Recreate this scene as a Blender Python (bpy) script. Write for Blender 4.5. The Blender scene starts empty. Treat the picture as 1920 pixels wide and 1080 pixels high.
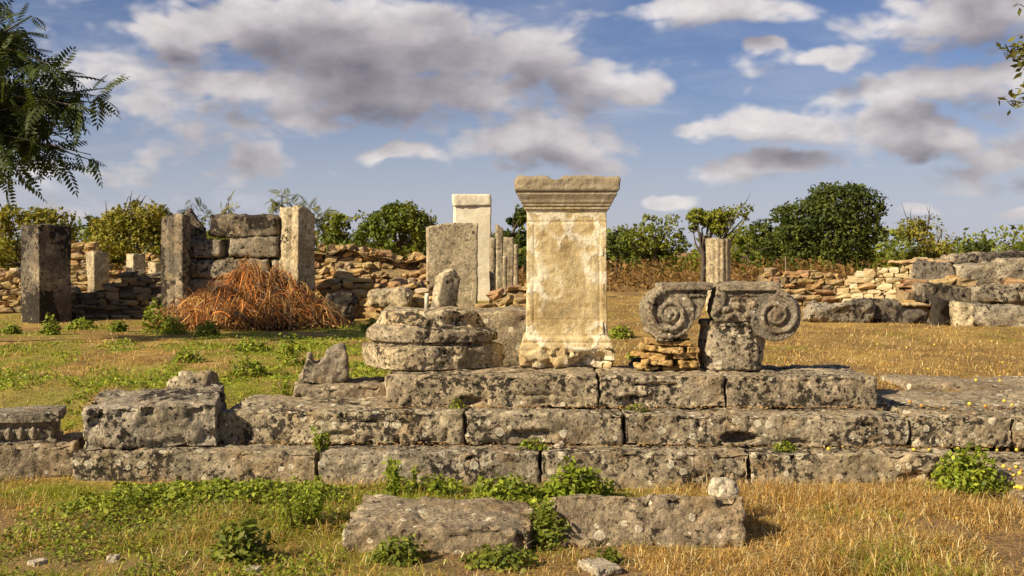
import bpy, bmesh, math, random
import numpy as np
from mathutils import Vector, Matrix, Euler

random.seed(7)
RNG = np.random.default_rng(11)
scene = bpy.context.scene
C = scene.collection
R = math.radians

# ------------------------------------------------------------------ camera
FPX, HZ, H = 2100.0, 470.0, 1.65
cam = bpy.data.cameras.new('camera')
cam.sensor_width = 36.0
cam.lens = 36.0 * FPX / 1920.0
cam.shift_y = -(540.0 - HZ) / 1920.0
cam.clip_end = 2000
camo = bpy.data.objects.new('camera', cam)
C.objects.link(camo)
camo.location = (0, 0, H)
camo.rotation_euler = (R(90), 0, 0)
scene.camera = camo


def at(px, py, D):
    return np.array([(px - 960) / FPX * D, D, H - (py - HZ) / FPX * D])


# ------------------------------------------------------------------ light
SUN_AZ = R(237)      # direction the sun stands in, clockwise from +y: behind the camera on the left
SUN_EL = R(33)
sdir = Vector((math.sin(SUN_AZ) * math.cos(SUN_EL), math.cos(SUN_AZ) * math.cos(SUN_EL), math.sin(SUN_EL)))
sun = bpy.data.lights.new('sun', 'SUN')
sun.energy = 5.0
sun.angle = R(0.6)
sun.color = (1.0, 0.86, 0.65)
suno = bpy.data.objects.new('sun', sun)
C.objects.link(suno)
suno.rotation_euler = (-sdir).to_track_quat('-Z', 'Y').to_euler()
suno.location = (-20, -20, 20)

scene.view_settings.view_transform = 'Standard'
scene.view_settings.look = 'None'
scene.view_settings.exposure = 0.7
scene.view_settings.gamma = 1.0
scene.view_settings.use_curve_mapping = False

# ------------------------------------------------------------------ sky
world = bpy.data.worlds.new('World')
scene.world = world
world.use_nodes = True
SKY = 0.05


class NT:
    """small node tree helper"""
    def __init__(s, tree):
        s.t = tree

    def n(s, kind, **kw):
        nd = s.t.nodes.new(kind)
        for k, v in kw.items():
            setattr(nd, k, v)
        return nd

    def put(s, sock, v):
        if isinstance(v, bpy.types.NodeSocket):
            s.t.links.new(v, sock)
        elif v is not None:
            sock.default_value = v

    def math(s, op, a, b=None, c=None, clamp=False):
        nd = s.n('ShaderNodeMath', operation=op, use_clamp=clamp)
        s.put(nd.inputs[0], a)
        s.put(nd.inputs[1], b)
        s.put(nd.inputs[2], c)
        return nd.outputs[0]

    def vm(s, op, a, b=None, c=None, out=0):
        nd = s.n('ShaderNodeVectorMath', operation=op)
        s.put(nd.inputs[0], a)
        s.put(nd.inputs[1], b)
        if c is not None:
            s.put(nd.inputs[2], c)
        return nd.outputs['Value'] if op in ('LENGTH', 'DOT_PRODUCT', 'DISTANCE') else nd.outputs[0]

    def step(s, v, a, b, lo=0.0, hi=1.0, smooth=True):
        nd = s.n('ShaderNodeMapRange', interpolation_type='SMOOTHSTEP' if smooth else 'LINEAR')
        s.put(nd.inputs[0], v)
        nd.inputs[1].default_value = a
        nd.inputs[2].default_value = b
        nd.inputs[3].default_value = lo
        nd.inputs[4].default_value = hi
        return nd.outputs[0]

    def mix(s, f, a, b, mode='MIX'):
        nd = s.n('ShaderNodeMix', data_type='RGBA', blend_type=mode)
        s.put(nd.inputs[0], f)
        for sock, v in ((nd.inputs[6], a), (nd.inputs[7], b)):
            if isinstance(v, (tuple, list)):
                v = tuple(v)[:3] + (1.0,)
            s.put(sock, v)
        return nd.outputs[2]

    def noise(s, vec, scale, detail=5.0, rough=0.6, dist=0.0, out=0):
        nd = s.n('ShaderNodeTexNoise')
        s.put(nd.inputs['Vector'], vec)
        nd.inputs['Scale'].default_value = scale
        nd.inputs['Detail'].default_value = detail
        nd.inputs['Roughness'].default_value = rough
        nd.inputs['Distortion'].default_value = dist
        return nd.outputs[out]

    def ramp(s, f, stops):
        nd = s.n('ShaderNodeValToRGB')
        s.put(nd.inputs[0], f)
        el = nd.color_ramp.elements
        while len(el) < len(stops):
            el.new(0.5)
        for e, (p, c) in zip(el, stops):
            e.position = p
            e.color = tuple(c) + (1.0,)
        return nd.outputs[0]


BLOBS = [(320, 68, 80, 28), (470, 55, 130, 60), (640, 95, 180, 90), (810, 85, 170, 95), (990, 110, 120, 80),
         (1110, 165, 120, 48), (1190, 182, 55, 26), (720, 180, 260, 55), (440, 160, 120, 32), (1000, 262, 160, 45),
         (620, 222, 100, 28), (1310, 18, 200, 34), (1800, 50, 170, 62), (1430, 245, 170, 38), (1700, 245, 170, 50),
         (1800, 160, 230, 40), (1450, 310, 130, 32), (1890, 285, 80, 28), (1705, 376, 55, 16), (1895, 390, 50, 13),
         (1235, 375, 65, 17), (760, 290, 70, 16), (1440, 85, 50, 16), (1560, 100, 90, 24)]

grp = bpy.data.node_groups.new('cloud_field', 'ShaderNodeTree')
grp.interface.new_socket('P', in_out='INPUT', socket_type='NodeSocketVector')
grp.interface.new_socket('D', in_out='INPUT', socket_type='NodeSocketVector')
grp.interface.new_socket('F', in_out='OUTPUT', socket_type='NodeSocketFloat')
grp.interface.new_socket('S', in_out='OUTPUT', socket_type='NodeSocketFloat')
g = NT(grp)
gi = g.n('NodeGroupInput')
go = g.n('NodeGroupOutput')
P = gi.outputs[0]
wn = g.noise(P, 7.0, 4.0, 0.6, out=1)
wv = g.vm('MULTIPLY_ADD', wn, (0.12, 0.06, 0), (-0.06, -0.03, 0))
Pw = g.vm('ADD', P, wv)
acc = None
for (px, py, rx, ry) in BLOBS:
    az = math.atan((px - 960) / FPX)
    el = math.atan((HZ - py) / FPX * math.cos(az))
    kx = 1.18 if px < 1230 else 0.95
    sx, sy = FPX / (rx * kx), FPX / (ry * kx * 1.03)
    v = g.vm('MULTIPLY_ADD', Pw, (sx, sy, 0), (-az * sx, -el * sy, 0))
    L = g.vm('LENGTH', v)
    acc = L if acc is None else g.math('SMOOTH_MIN', acc, L, 0.35)
blob = g.math('SUBTRACT', 1.0, acc)
bmap = g.vm('MULTIPLY', P, (1.0, 1.9, 1.0))
n1 = g.noise(bmap, 7.0, 8.0, 0.56)
fl = g.math('MULTIPLY_ADD', n1, 1.7, -0.85)
# rounded billows
for sc, am in ((12.0, 0.85), (27.0, 0.45), (60.0, 0.20)):
    nb = g.math('ABSOLUTE', g.math('MULTIPLY_ADD', g.noise(bmap, sc, 0.0, 0.5), 2.0, -1.0))
    fl = g.math('ADD', fl, g.math('MULTIPLY_ADD', nb, am, -0.2 * am))
# scattered clouds all round the rest of the sky
big = g.noise(gi.outputs[1], 3.2, 6.0, 0.55)
bigf = g.math('MULTIPLY_ADD', big, 5.0, -2.95)
body = g.math('SMOOTH_MAX', blob, bigf, 0.2)
g.put(go.inputs[0], g.math('ADD', body, fl))
soft = g.math('MULTIPLY_ADD', g.noise(bmap, 9.0, 2.5, 0.5), 2.4, -1.2)
g.put(go.inputs[1], g.math('ADD', body, soft))

w = NT(world.node_tree)
world.node_tree.nodes.clear()
tc = w.n('ShaderNodeTexCoord')
D = w.vm('NORMALIZE', tc.outputs['Generated'])
sp = w.n('ShaderNodeSeparateXYZ')
w.put(sp.inputs[0], D)
az = w.math('ARCTAN2', sp.outputs[0], sp.outputs[1])
el = w.math('ARCSINE', sp.outputs[2])
cb = w.n('ShaderNodeCombineXYZ')
w.put(cb.inputs[0], az)
w.put(cb.inputs[1], el)
Pd = cb.outputs[0]


def field(off):
    nd = w.n('ShaderNodeGroup')
    nd.node_tree = grp
    w.put(nd.inputs[0], w.vm('ADD', Pd, off))
    w.put(nd.inputs[1], w.vm('ADD', D, (off[0], 0, off[1])))
    return nd.outputs


F0 = field((0, 0, 0))[0]
F1o = field((-0.010, 0.024, 0))
F1 = w.math('MULTIPLY_ADD', F1o[0], 0.35, w.math('MULTIPLY', F1o[1], 0.65))
dens = w.step(F0, -0.12, 0.42)
thick = w.step(F1, -0.25, 1.05, smooth=False)
ccol = w.ramp(thick, [(0.0, (0.92, 0.87, 0.86)), (0.28, (0.74, 0.69, 0.69)), (0.60, (0.47, 0.43, 0.455)), (1.0, (0.27, 0.25, 0.285))])
det = w.noise(w.vm('MULTIPLY', Pd, (1, 1.6, 1)), 22.0, 6.0, 0.62)
ccol = w.mix(1.0, ccol, w.ramp(det, [(0.28, (0.80, 0.80, 0.83)), (0.5, (1, 1, 1)), (0.72, (1.18, 1.17, 1.16))]), 'MULTIPLY')
ccol = w.vm('SCALE', ccol)
ccol.node.inputs['Scale'].default_value = 0.52 / SKY
sky = w.n('ShaderNodeTexSky', sky_type='NISHITA', sun_disc=False, sun_elevation=SUN_EL, sun_rotation=SUN_AZ,
          air_density=1.0, dust_density=0.4, ozone_density=5.0)
skyc = w.mix(1.0, sky.outputs[0], (0.93, 0.84, 0.98), 'MULTIPLY')
# high thin streaks, thicker towards the horizon
st = w.noise(w.vm('MULTIPLY', Pd, (3.0, 13.0, 1.0)), 1.7, 7.0, 0.62, 0.5)
st2 = w.noise(w.vm('MULTIPLY', Pd, (2.0, 4.0, 1.0)), 2.0, 5.0, 0.6, 0.3)
hz = w.step(el, 0.0, 0.24, 1.0, 0.3)
stf = w.math('MULTIPLY', w.math('ADD', w.step(st, 0.38, 0.70), w.step(st2, 0.40, 0.70, 0.0, 0.9)), hz)
stf = w.math('MULTIPLY', stf, 0.62, clamp=True)
stf = w.math('MAXIMUM', stf, w.step(el, -0.02, 0.18, 0.82, 0.0))
thin = tuple(c * 0.60 / SKY for c in (0.54, 0.565, 0.66))
base = w.mix(stf, skyc, thin)
col = w.mix(w.math('MULTIPLY', dens, 0.94), base, ccol)
bg = w.n('ShaderNodeBackground')
w.put(bg.inputs[0], col)
bg.inputs[1].default_value = SKY
wo = w.n('ShaderNodeOutputWorld')
w.put(wo.inputs[0], bg.outputs[0])
world.cycles.sampling_method = 'MANUAL'
world.cycles.sample_map_resolution = 512


# ------------------------------------------------------------------ numpy noise
def _hash(ix, iy, iz, seed):
    with np.errstate(over='ignore'):
        h = (ix.astype(np.uint32) * np.uint32(374761393) + iy.astype(np.uint32) * np.uint32(668265263)
             + iz.astype(np.uint32) * np.uint32(2147483647) + np.uint32(seed * 974711 + 13))
        h = (h ^ (h >> np.uint32(13))) * np.uint32(1274126177)
        h = (h ^ (h >> np.uint32(16))) * np.uint32(2246822519)
        h = h ^ (h >> np.uint32(15))
    return h.astype(np.float64) / 4294967295.0 * 2 - 1


def vnoise(Pn, seed=0):
    Pn = np.asarray(Pn, float) + 1000.37
    I = np.floor(Pn).astype(np.int64)
    f = Pn - I
    f = f * f * f * (f * (f * 6 - 15) + 10)
    out = 0
    for dx in (0, 1):
        wx = f[:, 0] if dx else 1 - f[:, 0]
        for dy in (0, 1):
            wy = f[:, 1] if dy else 1 - f[:, 1]
            for dz in (0, 1):
                wz = f[:, 2] if dz else 1 - f[:, 2]
                out = out + wx * wy * wz * _hash(I[:, 0] + dx, I[:, 1] + dy, I[:, 2] + dz, seed)
    return out


def fbm(Pn, octv=4, seed=0, gain=0.5):
    Pn = np.asarray(Pn, float)
    a, s, tot, out = 1.0, 1.0, 0.0, 0
    for o in range(octv):
        out = out + a * vnoise(Pn * s, seed + o * 17)
        tot += a
        a *= gain
        s *= 2.03
    return out / tot


def fbm2(x, y, octv=4, seed=0, gain=0.5):
    return fbm(np.stack([x, y, np.zeros_like(x)], 1), octv, seed, gain)


def sstep(v, a, b):
    t = np.clip((v - a) / (b - a), 0, 1)
    return t * t * (3 - 2 * t)


# ------------------------------------------------------------------ scene helpers
def tag(o, label=None, cat=None, group=None, kind=None):
    if label:
        o['label'] = label
    if cat:
        o['category'] = cat
    if group:
        o['group'] = group
    if kind:
        o['kind'] = kind
    return o


def thing(name, label, cat, loc=(0, 0, 0), rot=(0, 0, 0), group=None):
    o = bpy.data.objects.new(name, None)
    o.empty_display_size = 0.2
    C.objects.link(o)
    o.location = loc
    o.rotation_euler = rot
    return tag(o, label, cat, group)


def mesh(name, V, Fc, mat=None, smooth=True, col=None):
    me = bpy.data.meshes.new(name)
    V = np.asarray(V, np.float32)
    if isinstance(Fc, np.ndarray):
        n, k = Fc.shape
        me.vertices.add(len(V))
        me.vertices.foreach_set('co', V.ravel())
        me.loops.add(n * k)
        me.loops.foreach_set('vertex_index', Fc.astype(np.int32).ravel())
        me.polygons.add(n)
        me.polygons.foreach_set('loop_start', np.arange(0, n * k, k, dtype=np.int32))
        me.update(calc_edges=True)
    else:
        me.from_pydata(V.tolist(), [], Fc)
        me.update()
    me.polygons.foreach_set('use_smooth', np.full(len(me.polygons), smooth, dtype=bool))
    if col is not None:
        a = me.color_attributes.new('tint', 'FLOAT_COLOR', 'POINT')
        cc = np.ones((len(V), 4), np.float32)
        cc[:, :3] = col
        a.data.foreach_set('color', cc.ravel())
    if mat:
        me.materials.append(mat)
    return me


def obj(name, me, parent=None, loc=(0, 0, 0), rot=(0, 0, 0), scale=(1, 1, 1)):
    o = bpy.data.objects.new(name, me)
    C.objects.link(o)
    o.location = loc
    o.rotation_euler = rot
    o.scale = scale
    if parent:
        o.parent = parent
    return o


# ------------------------------------------------------------------ materials
def new_mat(name):
    m = bpy.data.materials.new(name)
    m.use_nodes = True
    m.node_tree.nodes.clear()
    return m, NT(m.node_tree)


def finish(m, t, colour, rough=0.9, bump=None, bstr=0.5, bdist=0.02, spec=0.25, extra=None):
    b = t.n('ShaderNodeBsdfPrincipled')
    t.put(b.inputs['Base Color'], colour)
    t.put(b.inputs['Roughness'], rough)
    b.inputs['Specular IOR Level'].default_value = spec
    if bump is not None:
        bn = t.n('ShaderNodeBump')
        bn.inputs['Strength'].default_value = bstr
        bn.inputs['Distance'].default_value = bdist
        t.put(bn.inputs['Height'], bump)
        t.put(b.inputs['Normal'], bn.outputs[0])
    out = t.n('ShaderNodeOutputMaterial')
    t.put(out.inputs[0], b.outputs[0])
    return m


def coords(t, per_object=True):
    tcn = t.n('ShaderNodeTexCoord')
    v = tcn.outputs['Object']
    rnd = None
    if per_object:
        oi = t.n('ShaderNodeObjectInfo')
        rnd = oi.outputs['Random']
        off = t.math('MULTIPLY', rnd, 57.0)
        v = t.vm('ADD', v, off)
    return v, rnd


def stone_mat(name, c0, c1, c2, dark=0.5, spots=0.5, warm=0.3, pits=0.5, warmcol=(0.30, 0.17, 0.055), scale=1.0, bstr=0.7,
              darkcol=(0.022, 0.018, 0.014), con=1.0):
    m, t = new_mat(name)
    v, rnd = coords(t)
    n1 = t.noise(v, 2.6 * scale, 8, 0.7)
    colr = t.ramp(n1, [(0.30, c0), (0.50, c1), (0.68, c2)])
    n2 = t.noise(v, 15 * scale, 7, 0.75)
    colr = t.mix(con, colr, t.ramp(n2, [(0.28, (0.38, 0.36, 0.33)), (0.48, (0.92, 0.91, 0.89)), (0.70, (1.6, 1.56, 1.46))]), 'MULTIPLY')
    n5 = t.noise(v, 48 * scale, 4, 0.65)
    colr = t.mix(con, colr, t.ramp(n5, [(0.30, (0.55, 0.54, 0.52)), (0.5, (1.0, 1.0, 1.0)), (0.70, (1.4, 1.38, 1.33))]), 'MULTIPLY')
    nw = t.noise(v, 3.1 * scale, 5, 0.6)
    colr = t.mix(t.math('MULTIPLY', t.step(nw, 0.5, 0.66), warm), colr, warmcol)
    # grey film, black lichen specks that gather in drifts, and weathered pits
    nm = t.noise(v, 2.3 * scale, 4, 0.55)
    film = t.step(t.noise(v, 5.0 * scale, 8, 0.75), 0.50, 0.66)
    colr = t.mix(t.math('MULTIPLY', film, 0.45 * dark), colr, (0.085, 0.078, 0.068))
    nd = t.noise(v, 19.0 * scale, 6, 0.68)
    drift = t.step(nm, 0.38, 0.62)
    th = t.math('MULTIPLY_ADD', drift, -0.20 * dark, 0.665)
    df = t.step(t.math('SUBTRACT', nd, th), 0.0, 0.05)
    colr = t.mix(t.math('MULTIPLY', df, 0.92), colr, darkcol)
    npi = t.noise(v, 34.0 * scale, 3, 0.55)
    pf = t.math('MULTIPLY', t.step(npi, 0.60, 0.66), pits)
    colr = t.mix(pf, colr, darkcol)
    # pale crust lichen, round
    vo = t.n('ShaderNodeTexVoronoi', feature='F1')
    wob = t.vm('MULTIPLY_ADD', t.noise(v, 22, 2, 0.5, out=1), (0.03, 0.03, 0.03), (-0.015, -0.015, -0.015))
    t.put(vo.inputs['Vector'], t.vm('ADD', v, wob))
    vo.inputs['Scale'].default_value = 13.0 * scale
    cs = t.n('ShaderNodeSeparateColor')
    t.put(cs.inputs[0], vo.outputs['Color'])
    rad = t.math('MULTIPLY_ADD', cs.outputs[0], 0.62, -0.62 + 0.46 * spots)
    gap = t.math('SUBTRACT', rad, vo.outputs['Distance'])
    sf = t.step(gap, 0.0, 0.03)
    ring = t.step(gap, 0.05, 0.12, 1.0, 0.55)
    sf = t.math('MULTIPLY', t.math('MULTIPLY', sf, ring), t.step(n5, 0.32, 0.5, 0.45, 0.95))
    colr = t.mix(sf, colr, (0.66, 0.60, 0.44))
    # cloud of small pale specks
    vo2 = t.n('ShaderNodeTexVoronoi', feature='F1')
    t.put(vo2.inputs['Vector'], v)
    vo2.inputs['Scale'].default_value = 30.0 * scale
    cs2 = t.n('ShaderNodeSeparateColor')
    t.put(cs2.inputs[0], vo2.outputs['Color'])
    r2 = t.math('MULTIPLY_ADD', cs2.outputs[1], 0.7, -0.7 + 0.3 * spots)
    s2 = t.step(t.math('SUBTRACT', r2, vo2.outputs['Distance']), -0.03, 0.05)
    s2 = t.math('MULTIPLY', s2, t.step(nm, 0.42, 0.6))
    colr = t.mix(t.math('MULTIPLY', s2, 0.8), colr, (0.48, 0.45, 0.36))
    if rnd is not None:
        colr = t.mix(1.0, colr, t.ramp(rnd, [(0, (0.86, 0.86, 0.88)), (1, (1.12, 1.10, 1.04))]), 'MULTIPLY')
    hgt = t.math('MULTIPLY_ADD', n2, 1.0, t.math('MULTIPLY', n5, 0.55))
    hgt = t.math('MULTIPLY_ADD', pf, -0.5, hgt)
    hgt = t.math('MULTIPLY_ADD', df, -0.3, hgt)
    return finish(m, t, colr, 0.93, hgt, bstr, 0.035, 0.15)


M = {}
M['step'] = stone_mat('weathered_limestone', (0.18, 0.148, 0.098), (0.30, 0.25, 0.168), (0.46, 0.39, 0.27), 0.92, 0.95, 0.3, 0.85)
M['dark'] = stone_mat('black_lichen_limestone', (0.20, 0.165, 0.115), (0.34, 0.285, 0.195), (0.52, 0.45, 0.33), 1.05, 0.7, 0.15, 1.0)
M['base'] = stone_mat('pitted_limestone', (0.24, 0.195, 0.125), (0.38, 0.31, 0.20), (0.52, 0.44, 0.30), 0.85, 0.6, 0.3, 0.9)
M['front'] = stone_mat('speckled_limestone', (0.18, 0.14, 0.09), (0.28, 0.225, 0.15), (0.40, 0.33, 0.22), 0.45, 0.85, 0.25, 0.5)
M['capital'] = stone_mat('grey_limestone', (0.16, 0.135, 0.095), (0.285, 0.24, 0.17), (0.48, 0.42, 0.30), 0.75, 0.65, 0.2, 0.5, scale=1.3)
M['pale'] = stone_mat('pale_rock', (0.34, 0.29, 0.21), (0.48, 0.42, 0.31), (0.60, 0.53, 0.40), 0.3, 0.3, 0.25, 0.4)
M['slab'] = stone_mat('far_slab_limestone', (0.27, 0.22, 0.14), (0.40, 0.335, 0.22), (0.54, 0.46, 0.31), 0.55, 0.3, 0.25, 0.5, scale=0.6)
M['darkslab'] = stone_mat('dark_standing_stone', (0.07, 0.06, 0.05), (0.15, 0.125, 0.09), (0.36, 0.30, 0.20), 1.5, 0.3, 0.2, 0.7, scale=0.6)  # black lichen stone, darkened further to put the pillars' shaded faces into the colour
M['greyblock'] = stone_mat('grey_ruin_blocks', (0.15, 0.13, 0.10), (0.26, 0.225, 0.165), (0.40, 0.345, 0.25), 0.8, 0.4, 0.25, 0.6, scale=0.7)
M['white'] = stone_mat('bleached_limestone', (0.64, 0.55, 0.38), (0.75, 0.67, 0.48), (0.82, 0.75, 0.56), 0.0, 0.0, 0.06, 0.12, scale=0.6, bstr=0.3, con=0.25)
M['orange'] = stone_mat('ochre_stone', (0.30, 0.17, 0.055), (0.46, 0.30, 0.11), (0.56, 0.42, 0.20), 0.2, 0.1, 0.5, 0.3)


def altar_mat():
    m, t = new_mat('cream_altar_stone')
    v, _ = coords(t, False)
    n1 = t.noise(v, 2.6, 7, 0.62, 0.3)
    c = t.ramp(n1, [(0.34, (0.27, 0.185, 0.08)), (0.44, (0.47, 0.35, 0.165)), (0.55, (0.60, 0.48, 0.26)), (0.66, (0.74, 0.64, 0.43))])
    n2 = t.noise(v, 24, 6, 0.7)
    c = t.mix(1.0, c, t.ramp(n2, [(0.30, (0.66, 0.61, 0.52)), (0.5, (1, 1, 1)), (0.75, (1.14, 1.14, 1.12))]), 'MULTIPLY')
    pat = t.step(t.noise(v, 5.5, 3, 0.5), 0.52, 0.62)
    c = t.mix(t.math('MULTIPLY', pat, 0.35), c, (0.55, 0.40, 0.17))
    # pale lime skin left standing in a net between worn tan hollows
    ve = t.n('ShaderNodeTexVoronoi', feature='DISTANCE_TO_EDGE')
    t.put(ve.inputs['Vector'], t.vm('ADD', v, t.vm('MULTIPLY_ADD', t.noise(v, 7, 4, 0.6, out=1), (0.16, 0.16, 0.16), (-0.08, -0.08, -0.08))))
    ve.inputs['Scale'].default_value = 5.5
    net = t.math('MULTIPLY', t.step(ve.outputs['Distance'], 0.06, 0.16, 1.0, 0.0), t.step(t.noise(v, 3.0, 3, 0.5), 0.44, 0.56))
    c = t.mix(t.math('MULTIPLY', net, 0.65), c, (0.84, 0.77, 0.58))
    strk = t.step(t.noise(t.vm('MULTIPLY', v, (9, 9, 0.9)), 3.0, 5, 0.6), 0.52, 0.72)
    c = t.mix(t.math('MULTIPLY', strk, 0.5), c, (0.30, 0.235, 0.125))
    # grey weather crust near the exposed crown and hand-high stains
    spz = t.n('ShaderNodeSeparateXYZ')
    t.put(spz.inputs[0], v)
    zz = t.math('MULTIPLY_ADD', n1, 0.35, spz.outputs[2])
    top = t.step(zz, 1.40, 1.60)
    c = t.mix(t.math('MULTIPLY', top, 0.85), c, (0.25, 0.20, 0.13))
    gcr = t.math('MULTIPLY', t.step(t.noise(v, 9.0, 8, 0.75), 0.53, 0.64), 0.45)
    c = t.mix(gcr, c, (0.24, 0.20, 0.135))
    ft = t.step(zz, 0.20, 0.40, 1.0, 0.0)
    c = t.mix(t.math('MULTIPLY', t.math('MULTIPLY', ft, t.step(n2, 0.42, 0.6)), 0.6), c, (0.36, 0.24, 0.11))
    cr = t.n('ShaderNodeTexVoronoi', feature='DISTANCE_TO_EDGE')
    t.put(cr.inputs['Vector'], t.vm('ADD', v, t.vm('SCALE', t.noise(v, 4, 4, 0.6, out=1))))
    cr.inputs['Scale'].default_value = 1.6
    crf = t.math('MULTIPLY', t.step(cr.outputs['Distance'], 0.0, 0.012, 1.0, 0.0), t.step(t.noise(v, 1.3, 2), 0.52, 0.6))
    c = t.mix(t.math('MULTIPLY', crf, 0.7), c, (0.14, 0.085, 0.035))
    sp_ = t.math('MULTIPLY', t.step(t.noise(v, 48, 3, 0.6), 0.64, 0.70), 0.6)
    c = t.mix(sp_, c, (0.16, 0.105, 0.05))
    h = t.math('MULTIPLY_ADD', n2, 0.8, t.math('MULTIPLY', t.noise(v, 90, 3, 0.6), 0.35))
    h = t.math('MULTIPLY_ADD', net, 0.25, h)
    h = t.math('MULTIPLY_ADD', crf, -0.6, h)
    return finish(m, t, c, 0.9, h, 0.75, 0.022, 0.2)


M['altar'] = altar_mat()


def rubble_mat(name, stops, dark=0.5):
    m, t = new_mat(name)
    v, rnd = coords(t)
    c = t.ramp(rnd, stops)
    n2 = t.noise(v, 9, 6, 0.7)
    c = t.mix(1.0, c, t.ramp(n2, [(0.25, (0.5, 0.48, 0.45)), (0.5, (1, 1, 1)), (0.8, (1.35, 1.33, 1.28))]), 'MULTIPLY')
    d = t.step(t.noise(v, 4, 6, 0.7), 0.52, 0.62)
    c = t.mix(t.math('MULTIPLY', d, dark), c, (0.05, 0.042, 0.032))
    return finish(m, t, c, 0.95, n2, 0.6, 0.03, 0.15)


M['rubble'] = rubble_mat('rubble_stones', [(0.0, (0.24, 0.18, 0.105)), (0.25, (0.42, 0.29, 0.12)), (0.5, (0.50, 0.36, 0.16)),
                                           (0.75, (0.48, 0.30, 0.12)), (0.93, (0.36, 0.21, 0.11)), (1.0, (0.50, 0.43, 0.29))], 0.6)
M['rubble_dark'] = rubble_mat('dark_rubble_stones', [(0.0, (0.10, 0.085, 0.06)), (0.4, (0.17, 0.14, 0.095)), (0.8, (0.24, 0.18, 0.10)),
                                                     (1.0, (0.32, 0.24, 0.14))], 0.7)  # brownish stones, toned down so the colour also carries the low wall's shade
M['brick'] = rubble_mat('pale_facing_stones', [(0.0, (0.44, 0.32, 0.16)), (0.5, (0.54, 0.43, 0.23)), (0.85, (0.60, 0.50, 0.30)),
                                               (1.0, (0.46, 0.30, 0.14))], 0.12)


def mortar_mat(name, a, b):
    m, t = new_mat(name)
    v, _ = coords(t)
    n = t.noise(v, 7, 8, 0.7)
    c = t.ramp(n, [(0.3, a), (0.7, b)])
    return finish(m, t, c, 0.95, n, 1.0, 0.06, 0.1)


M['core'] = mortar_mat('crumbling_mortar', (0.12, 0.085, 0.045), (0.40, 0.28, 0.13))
M['core_dark'] = mortar_mat('dark_crumbling_mortar', (0.05, 0.042, 0.03), (0.16, 0.125, 0.08))  # darker mortar copy, painted for the same low wall in shade


def leaf_mat(name, transl=0.35, hue=None):
    m, t = new_mat(name)
    at_ = t.n('ShaderNodeAttribute', attribute_name='tint')
    c = at_.outputs['Color']
    d = t.n('ShaderNodeBsdfPrincipled')
    t.put(d.inputs['Base Color'], c)
    d.inputs['Roughness'].default_value = 0.6
    d.inputs['Specular IOR Level'].default_value = 0.25
    tr = t.n('ShaderNodeBsdfTranslucent')
    t.put(tr.inputs[0], t.mix(1.0, c, (1.25, 1.2, 0.6), 'MULTIPLY'))
    mx = t.n('ShaderNodeMixShader')
    mx.inputs[0].default_value = transl
    t.put(mx.inputs[1], d.outputs[0])
    t.put(mx.inputs[2], tr.outputs[0])
    o = t.n('ShaderNodeOutputMaterial')
    t.put(o.inputs[0], mx.outputs[0])
    return m


M['leaf'] = leaf_mat('leaves', 0.3)
M['grass'] = leaf_mat('grass_blades', 0.3)
M['twig'] = leaf_mat('dry_twigs', 0.0)


def bark_mat():
    m, t = new_mat('bark')
    v, _ = coords(t)
    n = t.noise(t.vm('MULTIPLY', v, (6, 6, 1.2)), 4, 6, 0.7)
    c = t.ramp(n, [(0.3, (0.045, 0.035, 0.025)), (0.7, (0.17, 0.135, 0.10))])
    return finish(m, t, c, 0.95, n, 0.8, 0.03, 0.1)


M['bark'] = bark_mat()


def ground_mat():
    m, t = new_mat('dry_meadow_soil')
    tcn = t.n('ShaderNodeTexCoord')
    v = tcn.outputs['Object']
    at_ = t.n('ShaderNodeAttribute', attribute_name='tint')
    c = at_.outputs['Color']
    n = t.noise(v, 5.0, 9, 0.72)
    n3 = t.noise(v, 38.0, 5, 0.7)
    c = t.mix(1.0, c, t.ramp(n, [(0.3, (0.62, 0.60, 0.55)), (0.5, (1, 1, 1)), (0.72, (1.35, 1.3, 1.2))]), 'MULTIPLY')
    c = t.mix(1.0, c, t.ramp(n3, [(0.3, (0.55, 0.53, 0.5)), (0.5, (1, 1, 1)), (0.7, (1.4, 1.35, 1.25))]), 'MULTIPLY')
    h = t.math('MULTIPLY_ADD', n3, 0.5, n)
    return finish(m, t, c, 0.97, h, 0.9, 0.05, 0.1)


M['ground'] = ground_mat()


def plain_mat(name, a, b, scale=30, rough=0.6, spec=0.4):
    m, t = new_mat(name)
    v, _ = coords(t)
    n = t.noise(v, scale, 4, 0.6)
    return finish(m, t, t.ramp(n, [(0.3, a), (0.7, b)]), rough, n, 0.2, 0.005, spec)


M['plum'] = plain_mat('yellow_fruit_skin', (0.62, 0.40, 0.03), (0.75, 0.60, 0.08))
M['plum_red'] = plain_mat('red_fruit_skin', (0.40, 0.17, 0.04), (0.55, 0.30, 0.06))
M['wood'] = plain_mat('grey_stake_wood', (0.16, 0.13, 0.10), (0.30, 0.25, 0.19), 12, 0.9, 0.1)


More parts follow.
